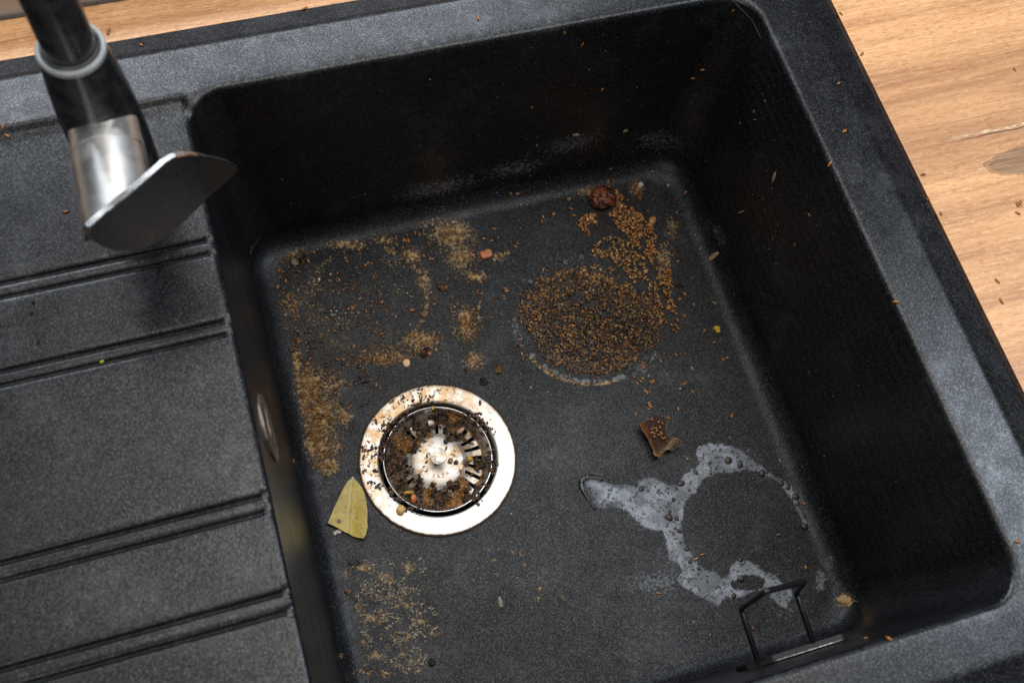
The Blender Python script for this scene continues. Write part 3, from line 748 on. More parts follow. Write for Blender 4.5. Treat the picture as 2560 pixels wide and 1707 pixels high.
riml = ['orange seed on the back rim of the sink beside the tap', 'orange seed on the dark sloping edge of the back rim', 'orange seed on the light back rim above the basin', 'orange seed on the upper right rim near the wood', 'twin-lobed orange seed half way along the right rim', 'seed balancing on the inner lip of the right rim', 'seed on the lower right rim beside the basin lip',
        'seed on the front lip of the basin right of the sponge holder', 'lowest seed on the right rim, past the basin corner', 'tiny pale seed on the drainboard above the first rib', 'orange seed at the far left of the back rim', 'second seed at the far left of the back rim, below the first']
for (x, y), lb in zip(zc(300, 0, 2.352, [(125, 268), (1085, 55), (2105, 112)]) + zc(1250, 0, 2.24, [(1895, 470), (1928, 738), (1848, 920)]) + [(2240, 755), (2222, 1597), (2543, 1354), (164, 530), (18, 340), (8, 316)], riml):
    single(x, y, lb, 'orange', random.uniform(.85, 1.1), 'seeds on the sink rim')
for (x, y) in zc(1250, 0, 2.24, [(1305, 60), (360, 183), (460, 248), (570, 500), (1135, 390), (1080, 438), (178, 600), (205, 812)]):
    single(x, y, 'orange seed stuck to the ' + ('left' if x < 1450 else 'middle' if x < 1600 else 'right') + ' of the black back wall, ' + ('near the rim' if y < 130 else 'lower down'), 'orange', random.uniform(.7, 1.1), 'seeds stuck to the back wall')
for (x, y) in zc(1250, 0, 2.24, [(1425, 625), (1487, 567), (1535, 785), (1735, 1205), (1548, 1295), (1652, 1370), (1495, 958), (1155, 905)]) + zc(1960, 0, 1.742, [(110, 935), (48, 1066)]):
    single(x, y, 'brown seed stuck to the black right wall, ' + ('high' if x > 1880 else 'low') + ' up, ' + ('far' if y < 400 else 'near') + ' half', 'brown', random.uniform(.6, .9), 'seeds stuck to the right wall')
single(732, 1153, 'small seed stuck to the left wall below the overflow', 'brown', 1.0)
for (x, y, n) in [(a[0], a[1], a[2] if len(a) > 2 else 1) for a in zc(1400, 1000, 2.2175, [(655, 50), (420, 78), (600, 100), (705, 326), (1217, 335), (1212, 747), (1360, 928), (1207, 965), (830, 1303), (1695, 1322), (1040, 1275), (1070, 1265), (545, 1070), (938, 212), (952, 85, 2), (1352, 573), (790, 855), (755, 878)])]:
    cluster(x, y, n, 'seeds strewn around the puddle', 'brown seed on the floor around the puddle and the folded brown scrap', BR, 1.0)
for (x, y, n) in [(a[0], a[1], a[2] if len(a) > 2 else 1) for a in zc(1580, 640, 3.735, [(430, 55, 2), (490, 355), (440, 400, 2), (575, 455), (495, 555, 2), (675, 695), (765, 805), (770, 440), (410, 920), (495, 910), (265, 980), (560, 1060, 2), (320, 1105), (490, 1195), (565, 1265), (890, 950), (850, 965), (105, 1030, 3), (85, 1155, 2), (50, 1190), (20, 1130), (185, 1175, 3), (130, 1265, 3), (165, 1395, 5)])]:
    cluster(x, y, n, G_['right'], 'amber seed on the bare floor right of or just below the big seed heap', OR, .95)
for (x, y, n) in [(a[0], a[1], a[2] if len(a) > 2 else 1) for a in zc(1250, 0, 2.24, [(620, 945), (855, 962), (605, 1017), (60, 1085), (98, 1085), (1092, 1318), (1040, 1080), (1122, 1395), (990, 1193), (385, 1120, 2), (395, 1170), (305, 1197, 2), (235, 1240), (240, 1215), (115, 1150), (150, 1145), (415, 1210, 2)])]:
    cluster(x, y, n, 'seeds along the back and right edges of the floor', 'amber seed along the back edge of the floor near the walnut', OR, .95)
Z1 = [(140, 585), (150, 710, 3), (210, 860), (90, 950), (170, 1050), (240, 1115, 2), (310, 1100), (425, 1100), (150, 1190, 2), (330, 1240, 3), (410, 1200), (625, 425, 3), (540, 570), (985, 745), (990, 880, 3), (1095, 910, 2), (1090, 985), (1150, 980), (1180, 885, 2), (1230, 770), (1325, 785), (1530, 780), (1180, 575), (1380, 630), (1605, 1010, 2), (1750, 1005), (720, 915), (935, 1160), (930, 1250, 2), (840, 1340, 2), (815, 1430), (1140, 1260, 3), (1260, 1250, 2), (1370, 1275), (1410, 1325), (1490, 1340), (1530, 1180), (1640, 1200, 2), (1480, 1260), (1800, 1370), (940, 1430), (1320, 1490, 2), (1565, 1480), (400, 1340), (360, 1450, 2), (1870, 605), (1435, 1075), (1325, 1120), (980, 105, 2), (950, 370), (875, 880)]
Z2 = [(200, 340, 3), (320, 370, 2), (380, 400, 3), (480, 400), (540, 380, 2), (530, 440), (370, 500, 3), (480, 530, 2), (350, 580, 3), (330, 660, 2), (260, 650), (610, 510, 2), (400, 740, 2), (520, 770, 4), (490, 840, 3), (760, 820), (760, 870), (730, 695), (910, 780), (985, 820, 2), (1060, 860), (630, 960, 2), (730, 980), (810, 960), (850, 930), (940, 960), (780, 1060, 2), (890, 1090, 2), (920, 1220, 2), (720, 1150, 2), (1030, 1130), (1130, 1120, 2), (1200, 1090, 2), (1370, 1060), (1460, 1130), (1510, 1180), (1590, 1170), (1100, 1415), (1255, 1420), (1320, 1375, 2), (1530, 980), (1460, 570), (1410, 830), (1240, 870, 2), (1550, 440, 3), (1130, 610), (980, 340, 2), (910, 400), (1115, 330), (1650, 620, 2), (1660, 730, 3), (1480, 750, 2)]
Z3 = [(225, 85), (265, 100), (130, 160, 3), (195, 250), (305, 310, 2), (380, 340, 2), (480, 250, 2), (570, 290), (895, 145), (965, 160, 2), (1035, 130), (1000, 50), (1255, 40), (1215, 220, 3), (1145, 285, 2), (1075, 310), (790, 305), (85, 515), (185, 712), (205, 850, 2), (120, 850), (590, 710), (545, 540), (625, 530), (500, 630, 3), (855, 565, 2), (760, 560, 2), (850, 675, 3), (860, 772), (1060, 880), (1200, 580), (1115, 640, 3), (1085, 730, 2), (980, 920), (1155, 1050), (595, 935), (810, 935), (690, 965, 3), (440, 1130, 2), (340, 1260, 4), (510, 1330), (870, 1360, 3), (1035, 1420, 2), (1250, 1090), (1260, 1190, 2), (1300, 1330, 2)]
for zs, (ox, oy, s), g, lb, w in ((Z3, (980, 560, 3.92), G_['mid'], 'brown seed on the floor between the big seed heap and the pale ring stain', BR),
                                  (Z2, (680, 760, 5.6), G_['dark'], 'dark brown seed in the damp patch above the drain, by the left wall', DK),
                                  (Z1, (680, 560, 6.03), G_['back'], 'brown seed scattered inside or beside the pale ring stain at the back left', BR)):
    for a in zc(ox, oy, s, zs): cluster(a[0], a[1], a[2] if len(a) > 2 else 1, g, lb, w)

# the big heap and its tail: far more than 300, one object
hv = []; hf = []; hc = []
def heap_seed(x, y, z, kind, size, ang, tilt, roll=0.0):
    L_ = random.uniform(2.7e-3, 3.6e-3) * size; w = random.uniform(1.15e-3, 1.5e-3) * size
    v, c = seed_shape(L_, w, w * .8, PAL[kind], 0)
    M = Matrix.Rotation(ang, 3, 'Z') @ Matrix.Rotation(tilt, 3, 'Y') @ Matrix.Rotation(roll, 3, 'X')
    v = v @ np.array(M).T + np.array([x, y, z]); i = len(hv) and sum(map(len, hv))
    hv.append(v); hc.append(c * random.choice((.25, .6, .9, 1.2, 1.5)) * random.uniform(.8, 1.2)); hf.extend([tuple(i_ + base_n[0] for i_ in q) for q in EF]); base_n[0] += len(v)
base_n = [0]
HOLES = [(1445, 745, 16), (1548, 690, 26), (1605, 720, 24), (1395, 930, 14), (1475, 762, 14), (1510, 785, 12), (1560, 835, 10), (1335, 905, 14), (1500, 670, 22), (1440, 800, 8), (1415, 700, 8), (1490, 660, 18)]
heap_poly = [(1303, 745), (1318, 725), (1345, 700), (1380, 690), (1400, 680), (1440, 670), (1475, 680), (1500, 690), (1530, 692), (1560, 705), (1590, 730), (1610, 745), (1640, 745), (1650, 780), (1655, 815), (1640, 850), (1610, 885), (1575, 910), (1540, 925), (1500, 935), (1460, 930), (1425, 925), (1400, 915), (1370, 900), (1345, 870), (1330, 835), (1310, 815), (1298, 785)]
cnt = 0
while cnt < 3000:
    px, py = random.uniform(1290, 1662), random.uniform(662, 942)
    q = np.array([[px, py]]); sd = polysd(q, heap_poly)[0]
    if sd > 3 + 6 * (random.random() - .5): continue
    if any(math.hypot(px - a, py - b) < r * random.uniform(.6, 1.1) for a, b, r in HOLES): continue
    e = min(1, -sd / 40) if sd < 0 else 0
    p = at(px, py, -H)
    kd = kindpick({'brown': 3, 'amber': 2.6, 'olive': 4.5, 'dark': 9, 'straw': 1.8, 'orange': 1.2 if py < 800 else .5})
    heap_seed(p[0], p[1], -H + .0002 + random.random() ** .7 * .0038 * max(.1, e), kd, random.uniform(.85, 1.1), random.uniform(0, PI), random.gauss(0, .28), random.gauss(0, .5)); cnt += 1
def strew(poly, n, w, zmax=.0012, ang0=None):
    x0, y0 = np.min(poly, 0); x1, y1 = np.max(poly, 0); k = 0; ph = random.uniform(0, 9)
    while k < n:
        px, py = random.uniform(x0, x1), random.uniform(y0, y1)
        if polysd(np.array([[px, py]]), poly)[0] > 0: continue
        if any(math.hypot(px - a, py - b) < r for a, b, r in HOLES2): continue
        if fbm(np.array([px / 22.0]), np.array([py / 22.0]), 3, 2)[0] < .27: continue
        p = at(px, py, -H); a = fbm(np.array([px / 26.0]), np.array([py / 26.0]), 17, 2)[0] * 9 + random.gauss(0, .3)
        heap_seed(p[0], p[1], -H + .0002 + random.random() * zmax, kindpick(w), 1.05, a, random.gauss(0, .12), random.gauss(0, .3)); k += 1
HOLES2 = [(1548, 690, 18), (1605, 715, 18), (1518, 560, 8), (1510, 615, 13), (1490, 600, 10), (1600, 632, 9), (1480, 570, 12)]
OR2 = {'orange': 6, 'amber': 4, 'straw': 2, 'brown': 1}
strew([(1446, 550), (1465, 538), (1490, 535), (1490, 560), (1492, 580), (1470, 588), (1450, 572)], 110, OR2)
strew([(1540, 500), (1570, 515), (1600, 535), (1625, 560), (1640, 590), (1640, 630), (1655, 660), (1640, 680), (1615, 640), (1590, 620), (1570, 590), (1550, 575), (1530, 560), (1515, 540), (1535, 525)], 420, OR2)
strew([(1485, 600), (1530, 590), (1580, 610), (1610, 640), (1620, 690), (1600, 720), (1570, 700), (1540, 660), (1500, 640)], 260, {'straw': 4, 'amber': 3, 'olive': 2, 'brown': 2})
strew([(1640, 665), (1675, 675), (1680, 720), (1675, 740), (1690, 770), (1695, 790), (1670, 785), (1665, 750), (1650, 705), (1640, 700)], 110, OR2)
strew([(1655, 790), (1700, 800), (1690, 840), (1670, 820), (1650, 800)], 14, OR2)
strew([(1500, 455), (1560, 490), (1570, 505), (1545, 505), (1525, 480)], 26, OR2)
strew([(1440, 670), (1520, 660), (1560, 690), (1600, 745), (1560, 760), (1480, 720)], 130, {'straw': 3, 'amber': 3, 'olive': 2, 'brown': 2})
strew([(1600, 700), (1650, 710), (1660, 800), (1640, 760), (1610, 760)], 60, {'straw': 3, 'amber': 3, 'brown': 3})
strew([(1470, 600), (1500, 605), (1530, 625), (1500, 650), (1480, 640)], 30, {'straw': 3, 'amber': 3})
for px, py, w in extra:
    p = at(px + random.uniform(-4, 4), py + random.uniform(-4, 4), -H); heap_seed(p[0], p[1], -H + .0002, kindpick(w), 1.1, random.uniform(0, PI), 0)
for k in range(60):                                                    # stragglers on the heap's rim
    a = random.uniform(0, 2 * PI); px = 1475 + 195 * math.cos(a) * random.uniform(.93, 1.05); py = 800 + 150 * math.sin(a) * random.uniform(.95, 1.08)
    p = at(px, py, -H); heap_seed(p[0], p[1], -H + .0002, kindpick(DK if random.random() < .5 else BR), 1.0, random.uniform(0, PI), 0)
hp = mesh('seed_heap', np.vstack(hv), hf, SEEDM, attrs={'tint': np.vstack(hc)})
tag(hp, 'large round heap of wet brown seeds with an orange tail running up to the walnut', 'seed heap', kind='stuff')

# brown slime under the heap
def patch(name, poly, step, zfun, mat, color, extra_noise=6, org=None, thr=0.0, hole=None):
    q = np.array([at(a, b, -H)[:2] for a, b in poly]); x0, y0 = q.min(0) - .004; x1, y1 = q.max(0) + .004
    gx = np.arange(x0, x1, step); gy = np.arange(y0, y1, step); GX, GY = np.meshgrid(gx, gy, indexing='ij')
    pts = np.stack([GX.ravel(), GY.ravel(), np.full(GX.size, -H)], 1); pp = proj(pts)
    sd = polysd(pp, poly) + (fbm(pp[:, 0] / 9, pp[:, 1] / 9, 8, 3) - .5) * extra_noise * 2 + (fbm(pp[:, 0] / 3.2, pp[:, 1] / 3.2, 28, 2) - .5) * extra_noise * 1.2
    if hole is not None:
        for h_ in hole: sd = np.maximum(sd, -(polysd(pp, h_) + (fbm(pp[:, 0] / 9, pp[:, 1] / 9, 18, 3) - .5) * extra_noise * 2))
    pts[:, 2] += zfun(sd, pp)
    keep = (sd < thr).reshape(GX.shape); n2_ = len(gy); idx = -np.ones(GX.size, int); f = []
    cells = keep[:-1, :-1] & keep[1:, :-1] & keep[:-1, 1:] & keep[1:, 1:]
    used = np.zeros(GX.size, bool)
    ii, jj = np.nonzero(cells)
    F = np.stack([ii * n2_ + jj, (ii + 1) * n2_ + jj, (ii + 1) * n2_ + jj + 1, ii * n2_ + jj + 1], 1)
    used[F.ravel()] = True; idx[used] = np.arange(used.sum()); F = idx[F]
    c = color(sd, pp)[used] if color else None
    return mesh(name, pts[used], F, mat, attrs={'tint': c} if c is not None else None)
def slz(sd, pp): return .0001 + .0013 * sstep(0, -30, sd) + (fbm(pp[:, 0] / 7, pp[:, 1] / 7, 4, 3) - .5) * .0012 * sstep(0, -12, sd)
def slc(sd, pp):
    n = fbm(pp[:, 0] / 10, pp[:, 1] / 10, 14, 3)[:, None]
    return np.array([.008, .005, .003]) * (1 - n) + np.array([.05, .026, .008]) * n
o = patch('seed_slime', heap_poly, .0009, slz, SLUDGE, slc, 9, hole=[[(a + r * math.cos(t_) * .8, b + r * math.sin(t_) * .8) for t_ in np.arange(0, 6.2, .7)] for a, b, r in HOLES[:9]])
tag(o, 'wet dark brown slime soaking the bottom of the big seed heap', 'slime', kind='stuff')

# puddle
s = NT('sheen_tinted_water'); n_ = s.noise(1300, 3, .8)
s.lk(s.math('MULTIPLY', s.attr('tint').outputs['Fac'], s.ramp(s.noise(190, 5, .7), .3, .62, .62, 1.05)), s.p.inputs['Alpha']); s.p.inputs['IOR'].default_value = 1.33
s.bump(n_, .12, .0003); SHEENW = s.out(s.mix(s.ramp(n_, .3, .7), (.16, .175, .20), (.42, .44, .48)), .22, 0, .5)  # pale grey colour paints in the sheen of light on the wet film
z4 = lambda pts: zc(1400, 1000, 2.2175, pts)
pud = z4([(105, 460), (125, 428), (165, 414), (225, 418), (320, 452), (420, 475), (430, 440), (490, 422), (560, 440), (600, 470), (650, 460), (690, 400), (765, 350), (745, 290), (765, 250), (830, 234), (940, 242), (1010, 275), (1050, 320), (1120, 360), (1200, 420), (1290, 470), (1320, 560), (1352, 640), (1385, 700), (1355, 722), (1330, 650), (1295, 580), (1240, 495), (1170, 435), (1100, 405), (1030, 395), (960, 410), (880, 412), (810, 440), (770, 480), (760, 515), (720, 540), (690, 600), (680, 680), (685, 760), (720, 830), (765, 900), (800, 935), (860, 940), (900, 985), (932, 960), (930, 920), (970, 885), (1030, 880), (1100, 910), (1135, 950), (1200, 960), (1230, 1000), (1290, 1050), (1290, 1100), (1255, 1165), (1190, 1125), (1150, 1078), (1090, 1062), (1040, 1085), (980, 1105), (920, 1100), (880, 1155), (800, 1110), (720, 1070), (640, 1010), (640, 980), (668, 950), (650, 910), (590, 890), (590, 830), (575, 760), (560, 730), (500, 720), (430, 690), (370, 620), (310, 600), (240, 618), (180, 600), (150, 540), (115, 500)])
pudh = z4([(950, 1015), (1030, 975), (1090, 975), (1130, 1000), (1120, 1040), (1030, 1048), (965, 1040)])
def pz(sd, pp):
    deep = sstep(130, 60, np.hypot(pp[:, 0] - 1460, pp[:, 1] - 1225))
    return .00012 + (.0004 + .0026 * deep) * np.sqrt(np.clip(-sd / (7 + 16 * deep), 0, 1))
def pc(sd, pp):
    deep = sstep(115, 60, np.hypot((pp[:, 0] - 1475) , (pp[:, 1] - 1218) * .9)); edge = sstep(-26, -6, sd + (pp[:, 1] - 1225) * -.18)
    pit = fbm(pp[:, 0] / 5.2 + 4, pp[:, 1] / 5.2, 61, 2); thin = fbm(pp[:, 0] / 40, pp[:, 1] / 40, 66, 3)
    a = (.40 + .42 * sstep(.3, .7, thin)) * (1 - .85 * sstep(.66, .72, pit)) * (1 - .88 * deep * edge) * sstep(0, -7, sd); return np.stack([a, a, a], 1)
o = patch('puddle', pud, .0005, pz, SHEENW, pc, 4.2, hole=[pudh]); tag(o, 'shallow sheen-painted puddle curling in an open ring on the front right of the basin floor', 'puddle', kind='thing')
rimw = [Vector((at(a, b, -H)[0], at(a, b, -H)[1], -H + .0003)) for a, b in z4([(350, 470), (285, 452), (220, 432), (165, 424), (128, 438), (114, 466), (124, 500), (152, 545), (178, 590), (200, 606)])]
tr_ = smooth_path(rimw, .01, 6); v, f = tube(tr_, [.0004 + .0017 * math.sin(PI * min(1, k / (len(tr_) - 1) * 1.15)) ** .8 * (1 if k < len(tr_) * .8 else .5) if 0 < k < len(tr_) * .87 else .0005 for k in range(len(tr_))], 14)
v = [Vector((q.x, q.y, -H + .0002 + max(0, q.z + H) * .75)) for q in v]
wr = NT('painted_dark_meniscus'); wr.p.inputs['Alpha'].default_value = .72; wr = wr.out((.012, .011, .008), .06, 0, .5)  # added bead; the meniscus's dark refraction is put into its colour
mesh('meniscus_outline', v, f, wr, o)
# dark bubbles in it
BUB = simple('brown_film_bubble', (.022, .013, .006), .10, 0, .5, .8, 700, .5)
rb_ = random.Random(5); extra_b = []
for k in range(40):
    a_, b_ = rb_.choice([(830, 370), (900, 340), (700, 470), (640, 560), (620, 680), (660, 800), (700, 900), (1080, 380), (1180, 430), (780, 960), (1040, 1010)]); extra_b.append((a_ + rb_.gauss(0, 32), b_ + rb_.gauss(0, 32), rb_.uniform(3, 6)))
bl = extra_b + [(932, 335, 18), (998, 358, 16), (1120, 405, 18), (1145, 398, 10), (1225, 460, 14), (1262, 482, 14), (1305, 535, 16), (1318, 575, 9), (1355, 700, 18), (1352, 640, 9), (753, 403, 11), (670, 462, 17), (452, 493, 14), (643, 490, 8), (627, 550, 10), (605, 650, 18), (645, 655, 11), (607, 618, 10), (658, 725, 11), (638, 712, 8), (702, 825, 12), (720, 895, 11), (768, 933, 10), (740, 943, 6), (767, 961, 6), (1003, 988, 15), (963, 1083, 11), (865, 378, 8), (812, 975, 5), (695, 775, 5), (1000, 885, 12), (640, 770, 6), (588, 700, 6), (900, 320, 6), (965, 385, 6), (880, 345, 5), (715, 500, 8), (690, 610, 4), (700, 930, 5)]
dv, df = ell(14, 8); dv = dv.copy()
me = None
for x, y, r in bl:
    p = at(1400 + x / 2.2175, 1000 + y / 2.2175, -H); r = r / 2.2175 / 3500 * 1.25
    if me is None:
        o = mesh('bubble', np.stack([dv[:, 0], dv[:, 1], np.maximum(dv[:, 2], 0) * .42 - (dv[:, 2] < 0) * .02], 1), df, BUB); me = o.data
    else: o = bpy.data.objects.new('bubble', me); COL.objects.link(o)
    o.location = (p[0], p[1], -H + .0003); o.scale = (r * random.uniform(.8, 1.15), r * random.uniform(.85, 1.25), r); o.rotation_euler = (0, 0, random.uniform(0, 3))
    tag(o, ('large' if r > .0028 else 'small' if r > .0015 else 'tiny') + ' dark bubble ' + where(1400 + x / 2.2175, 1000 + y / 2.2175), 'bubble', 'bubbles in the puddle')

# generic lumps
def lump(name, px, py, rx, ry, rz, mat, label, cat, rough=.18, freq=2.5, ang=0.0, seed=0, lift=0.0, tint=None, boxy=0.0, group=None, p=None, nn=None):
    v, f = ell(26, 16); v = v.copy()
    if boxy: v = np.sign(v) * np.abs(v) ** (1 - boxy)
    if cat in ('clump', 'flake', 'shard', 'scrap', 'pod'): rough = rough * 2.1; freq = freq * 1.25; rz = rz * .7
    n = fbm(v[:, 0] * freq + seed * 7 + v[:, 2] * freq * .9, v[:, 1] * freq + seed * 3 - v[:, 2] * freq * .7, seed, 4)
    v = v * (1 + (n[:, None] - .5) * 2 * rough)
    n3 = fbm(v[:, 0] * freq * 2.3 + seed, v[:, 1] * freq * 2.3 + v[:, 2] * 3, seed + 5, 3)
    v = v * np.array([rx, ry, rz])
    if p is None:
        r = hit(px, py)
        if r is None: return
        p, nn = r
    attrs = None
    if tint is not None:
        a, b = np.array(tint[0]), np.array(tint[1]); t_ = sstep(.35, .65, n3)[:, None]; attrs = {'tint': a * (1 - t_) + b * t_}
    v[:, 2] = np.maximum(v[:, 2], -rz * .55)
    o = mesh(name, v, f, mat, attrs=attrs)
    o.matrix_world = Matrix.Translation(Vector(p) + nn * (rz * .55 + lift)) @ frame(nn, ang).to_4x4()
    tag(o, label, cat, group); return o
UP = Vector((0, 0, 1))
# walnut: a wrinkled dark lump with a cleft
v, f = ell(72, 44); v = v.copy()
n = fbm(v[:, 0] * 2.6 + v[:, 2] * 2 + 5, v[:, 1] * 2.6 - v[:, 2], 3, 5); cle = np.exp(-((v[:, 0] * .8 + v[:, 1] * .45 - .05) / .07) ** 2) * sstep(.3, -.5, v[:, 1])
rid = np.abs(fbm(v[:, 0] * 3.4 + 2, v[:, 1] * 3.4 + v[:, 2] * 2, 6, 4) - .5) * 2
v = v * (1 + (n[:, None] - .5) * .34 - .22 * (1 - sstep(0, .16, rid))[:, None] - .38 * cle[:, None])
tt = (sstep(.35, .65, n) * sstep(0, .12, rid) * (1 - cle))[:, None]; c = np.array([.055, .014, .008]) * (1 - tt) + np.array([.33, .085, .030]) * tt
v[:, 2] = np.maximum(v[:, 2], -.6)
p = at(1505, 500, -H)
WAL = mat_vc('walnut_skin', .36, .5, .6, 500, .0008, .5)
o = mesh('walnut', v * np.array([.0112, .0098, .0068]), f, WAL, attrs={'tint': c}, loc=(p[0], p[1], -H + .0040), rot=(0, 0, .25)); tag(o, 'shrivelled dark red-brown walnut half with a cleft, at the back of the basin floor', 'walnut')

lump('bark_chip', 1215, 638, .0035, .0047, .0022, WOODC, 'reddish grooved bark chip left of the big seed heap', 'bark chip', .08, 2, .9, 1, boxy=.5)
lump('nut_chip', 1630, 554, .0038, .0028, .0022, simple('toasted_nut', (.34, .145, .04), .45), 'golden brown nut chip at the top right of the orange seeds', 'nut chip', .2, 1.6, .2, 2, boxy=.3)
lump('pale_crumb', 1016, 908, .0031, .0026, .0015, simple('pale_nut', (.78, .50, .27), .5, 0, .4, .15), 'smooth cream crumb just above the drain', 'crumb', .12, 1.2, .5, 3, boxy=.1)
lump('red_crumb', 1181, 638, .0013, .0020, .0010, simple('rusty_crumb', (.32, .13, .04), .5), 'small rust brown crumb left of the bark chip', 'crumb', .2, 2, .3, 4)
lump('brown_clump', 1246, 923, .0036, .0028, .0020, CRUSTM, 'mustard brown clump between the drain and the heap', 'clump', .3, 2.2, 0, 5, tint=((.06, .035, .01), (.24, .12, .03)))
lump('brown_clump', 1165, 925, .0012, .0012, .0009, CRUSTM, 'tiny dark brown clump left of the mustard brown clump', 'clump', .3, 2.2, 0, 6, tint=((.03, .02, .01), (.10, .05, .02)))
lump('food_clump', 1064, 882, .0042, .0024, .0017, CRUSTM, 'dark purple brown clump above the drain, in two lobes', 'clump', .35, 2.4, 0, 7, tint=((.020, .009, .008), (.055, .026, .018)))
lump('food_clump', 1105, 720, .0026, .0036, .0015, CRUSTM, 'shaggy brown clump near the middle of the back floor', 'clump', .35, 2.6, 0, 8, tint=((.03, .016, .008), (.16, .08, .035)))
pass
lump('food_clump', 1210, 955, .0028, .0025, .0012, CRUSTM, 'small dark clump right above the drain flange', 'clump', .4, 2.8, .4, 10, tint=((.012, .010, .010), (.05, .03, .02)))
pass
lump('pale_husk', 738, 655, .0034, .0030, .0010, CRUSTM, 'pale curled husk beside the black shard', 'husk', .35, 2.4, .3, 12, tint=((.20, .14, .08), (.38, .30, .20)))
lump('dark_shard', 1698, 715, .0034, .0014, .0009, CRUSTM, 'slim dark shard right of the orange seeds', 'shard', .2, 2, -.9, 13, tint=((.010, .008, .008), (.02, .014, .012)))
pass
pass
pass
pass
pass
lump('dark_crumb', 1080, 1655, .0028, .0024, .0011, CRUSTM, 'dark round crumb at the bottom of the floor', 'crumb', .3, 1.6, .5, 19, tint=((.012, .010, .010), (.03, .022, .020)))
lump('pale_seed_husk', 1251, 1505, .0040, .0016, .0008, CRUSTM, 'pale grey pointed husk on the open front floor', 'husk', .12, 1.2, .75, 20, tint=((.26, .20, .14), (.38, .31, .23)))
lump('white_scrap', 844, 1330, .0036, .0015, .0009, CRUSTM, 'white scrap peeping out under the bay leaf', 'scrap', .3, 2, -.5, 21, tint=((.60, .52, .44), (.85, .78, .70)))
lump('white_pea', 882, 1196, .0011, .0011, .0009, CRUSTM, 'tiny white bead at the top of the bay leaf', 'bead', .1, 2, 0, 22, tint=((.6, .55, .5), (.8, .75, .7)))
lump('white_crumb', 1602, 462, .0022, .0020, .0008, CRUSTM, 'ragged white crumb right of the walnut', 'crumb', .45, 3, 0, 23, tint=((.45, .42, .36), (.80, .76, .68)))
lump('cream_crumb', 1670, 464, .0013, .0013, .0009, CRUSTM, 'small yellowish crumb in the back right corner of the floor', 'crumb', .25, 2, 0, 24, tint=((.34, .30, .15), (.5, .44, .26)))
lump('white_grain', 798, 699, .0012, .0008, .0006, CRUSTM, 'bright white grain at the left of the pale ring stain', 'grain', .2, 2, .5, 25, tint=((.8, .8, .8), (.95, .95, .95)))
for (x, y) in zc(680, 760, 5.6, [(830, 95), (900, 97), (840, 155), (872, 155), (935, 197), (1030, 128), (1210, 124), (1732, 172)]) + [(1327, 968), (826, 686), (1731, 978), (1700, 971)]:
    lump('salt_grain', x, y, .00055, .0005, .0004, CRUSTM, 'tiny bright white grain, ' + where(x, y), 'grain', .2, 2, .5, random.randrange(99), tint=((.8, .82, .85), (.95, .95, .98)), group='white grains on the floor')
for (x, y, sx, sy, lb) in ((1785, 640, .0056, .0018, 'tan crumb chain on the bottom of the right wall'), (1936, 444, .0048, .0011, 'pale curly crumb high on the right wall'), (1854, 530, .0008, .0055, 'thin pale streak of food on the right wall'), (1563, 327, .0022, .0014, 'pink crumb on the back wall above the walnut'), (1440, 337, .0014, .0032, 'grey green smear on the back wall')):
    lump('wall_crumb', x, y, sx, sy, .0008, CRUSTM, lb, 'crumb', .35, 3, 2.7 if sx > sy else .4, int(x), tint=((.20, .13, .07), (.42, .30, .18)))
lump('seed_pod', 1600, 488, .0046, .0016, .0013, CRUSTM, 'orange brown pod lying to the right of the walnut', 'pod', .3, 2.4, .45, 31, tint=((.10, .04, .012), (.30, .12, .025)))
lump('green_crumb', 255, 903, .0013, .0007, .0005, simple('lime_green', (.45, .60, .03), .4), 'tiny lime green crumb on the drainboard rib', 'crumb', .15, 2, -.6, 32)
for (x, y, lb) in ((83, 757, 'dark crumb on the left drainboard, upper of two'), (78, 784, 'dark crumb on the left drainboard, lower of two'), (96, 855, 'slim dark crumb beside the second drainboard rib')):
    lump('drainboard_crumb', x, y, .0011, .0009, .0004, CRUSTM, lb, 'crumb', .4, 3, .5, int(y), tint=((.008, .009, .007), (.014, .015, .010)))
# yellow four-lobed crumb
lv_ = []; lf_ = []
for k, (a, r, s_) in enumerate(((.3, .0016, .0017), (1.6, .0017, .0013), (2.7, .0018, .0012), (-1.4, .0019, .0019), (0, 0, .0017))):
    v, f = ell(16, 10); v = v * np.array([s_, s_ * .9, s_ * .6]) + np.array([r * math.cos(a), r * math.sin(a), s_ * .45]); i = len(lv_); lv_ += list(v); lf_ += [tuple(i + q for q in g) for g in f]
p = at(1791, 823, -H); o = mesh('yellow_crumb', lv_, lf_, simple('mustard_yellow', (.50, .30, .02), .45, 0, .4, .3, 500), loc=(p[0], p[1], -H + .0001)); tag(o, 'bright yellow lobed crumb near the right wall of the basin', 'crumb')

# pieces caught in the strainer
def at_s(px, py, z): q = at(px, py, FZ + z); return Vector(q.tolist())
def sl(name, px, py, rx, ry, rz, ang, z, mat, lb, cat, seed, **k): lump(name, 0, 0, rx, ry, rz, mat, lb, cat, .14, 1.5, ang, seed, p=at_s(px, py, z), nn=UP, **k)
sl('yellow_berry', 1174, 1148, .0021, .0022, .0020, 0, -.003, simple('golden_berry', (.52, .26, .03), .22), 'round golden berry in the right side of the strainer', 'berry', 41)
sl('almond_sliver', 1152, 1076, .0034, .0015, .0011, -.35, -.001, simple('pink_beige_nut', (.42, .23, .15), .4), 'pinkish almond sliver in the upper right of the strainer', 'nut sliver', 42)
sl('orange_peel', 1034, 1246, .0030, .0021, .0014, .5, -.001, simple('orange_red_peel', (.50, .13, .03), .2), 'shiny orange red scrap at the lower left of the strainer', 'peel scrap', 43)
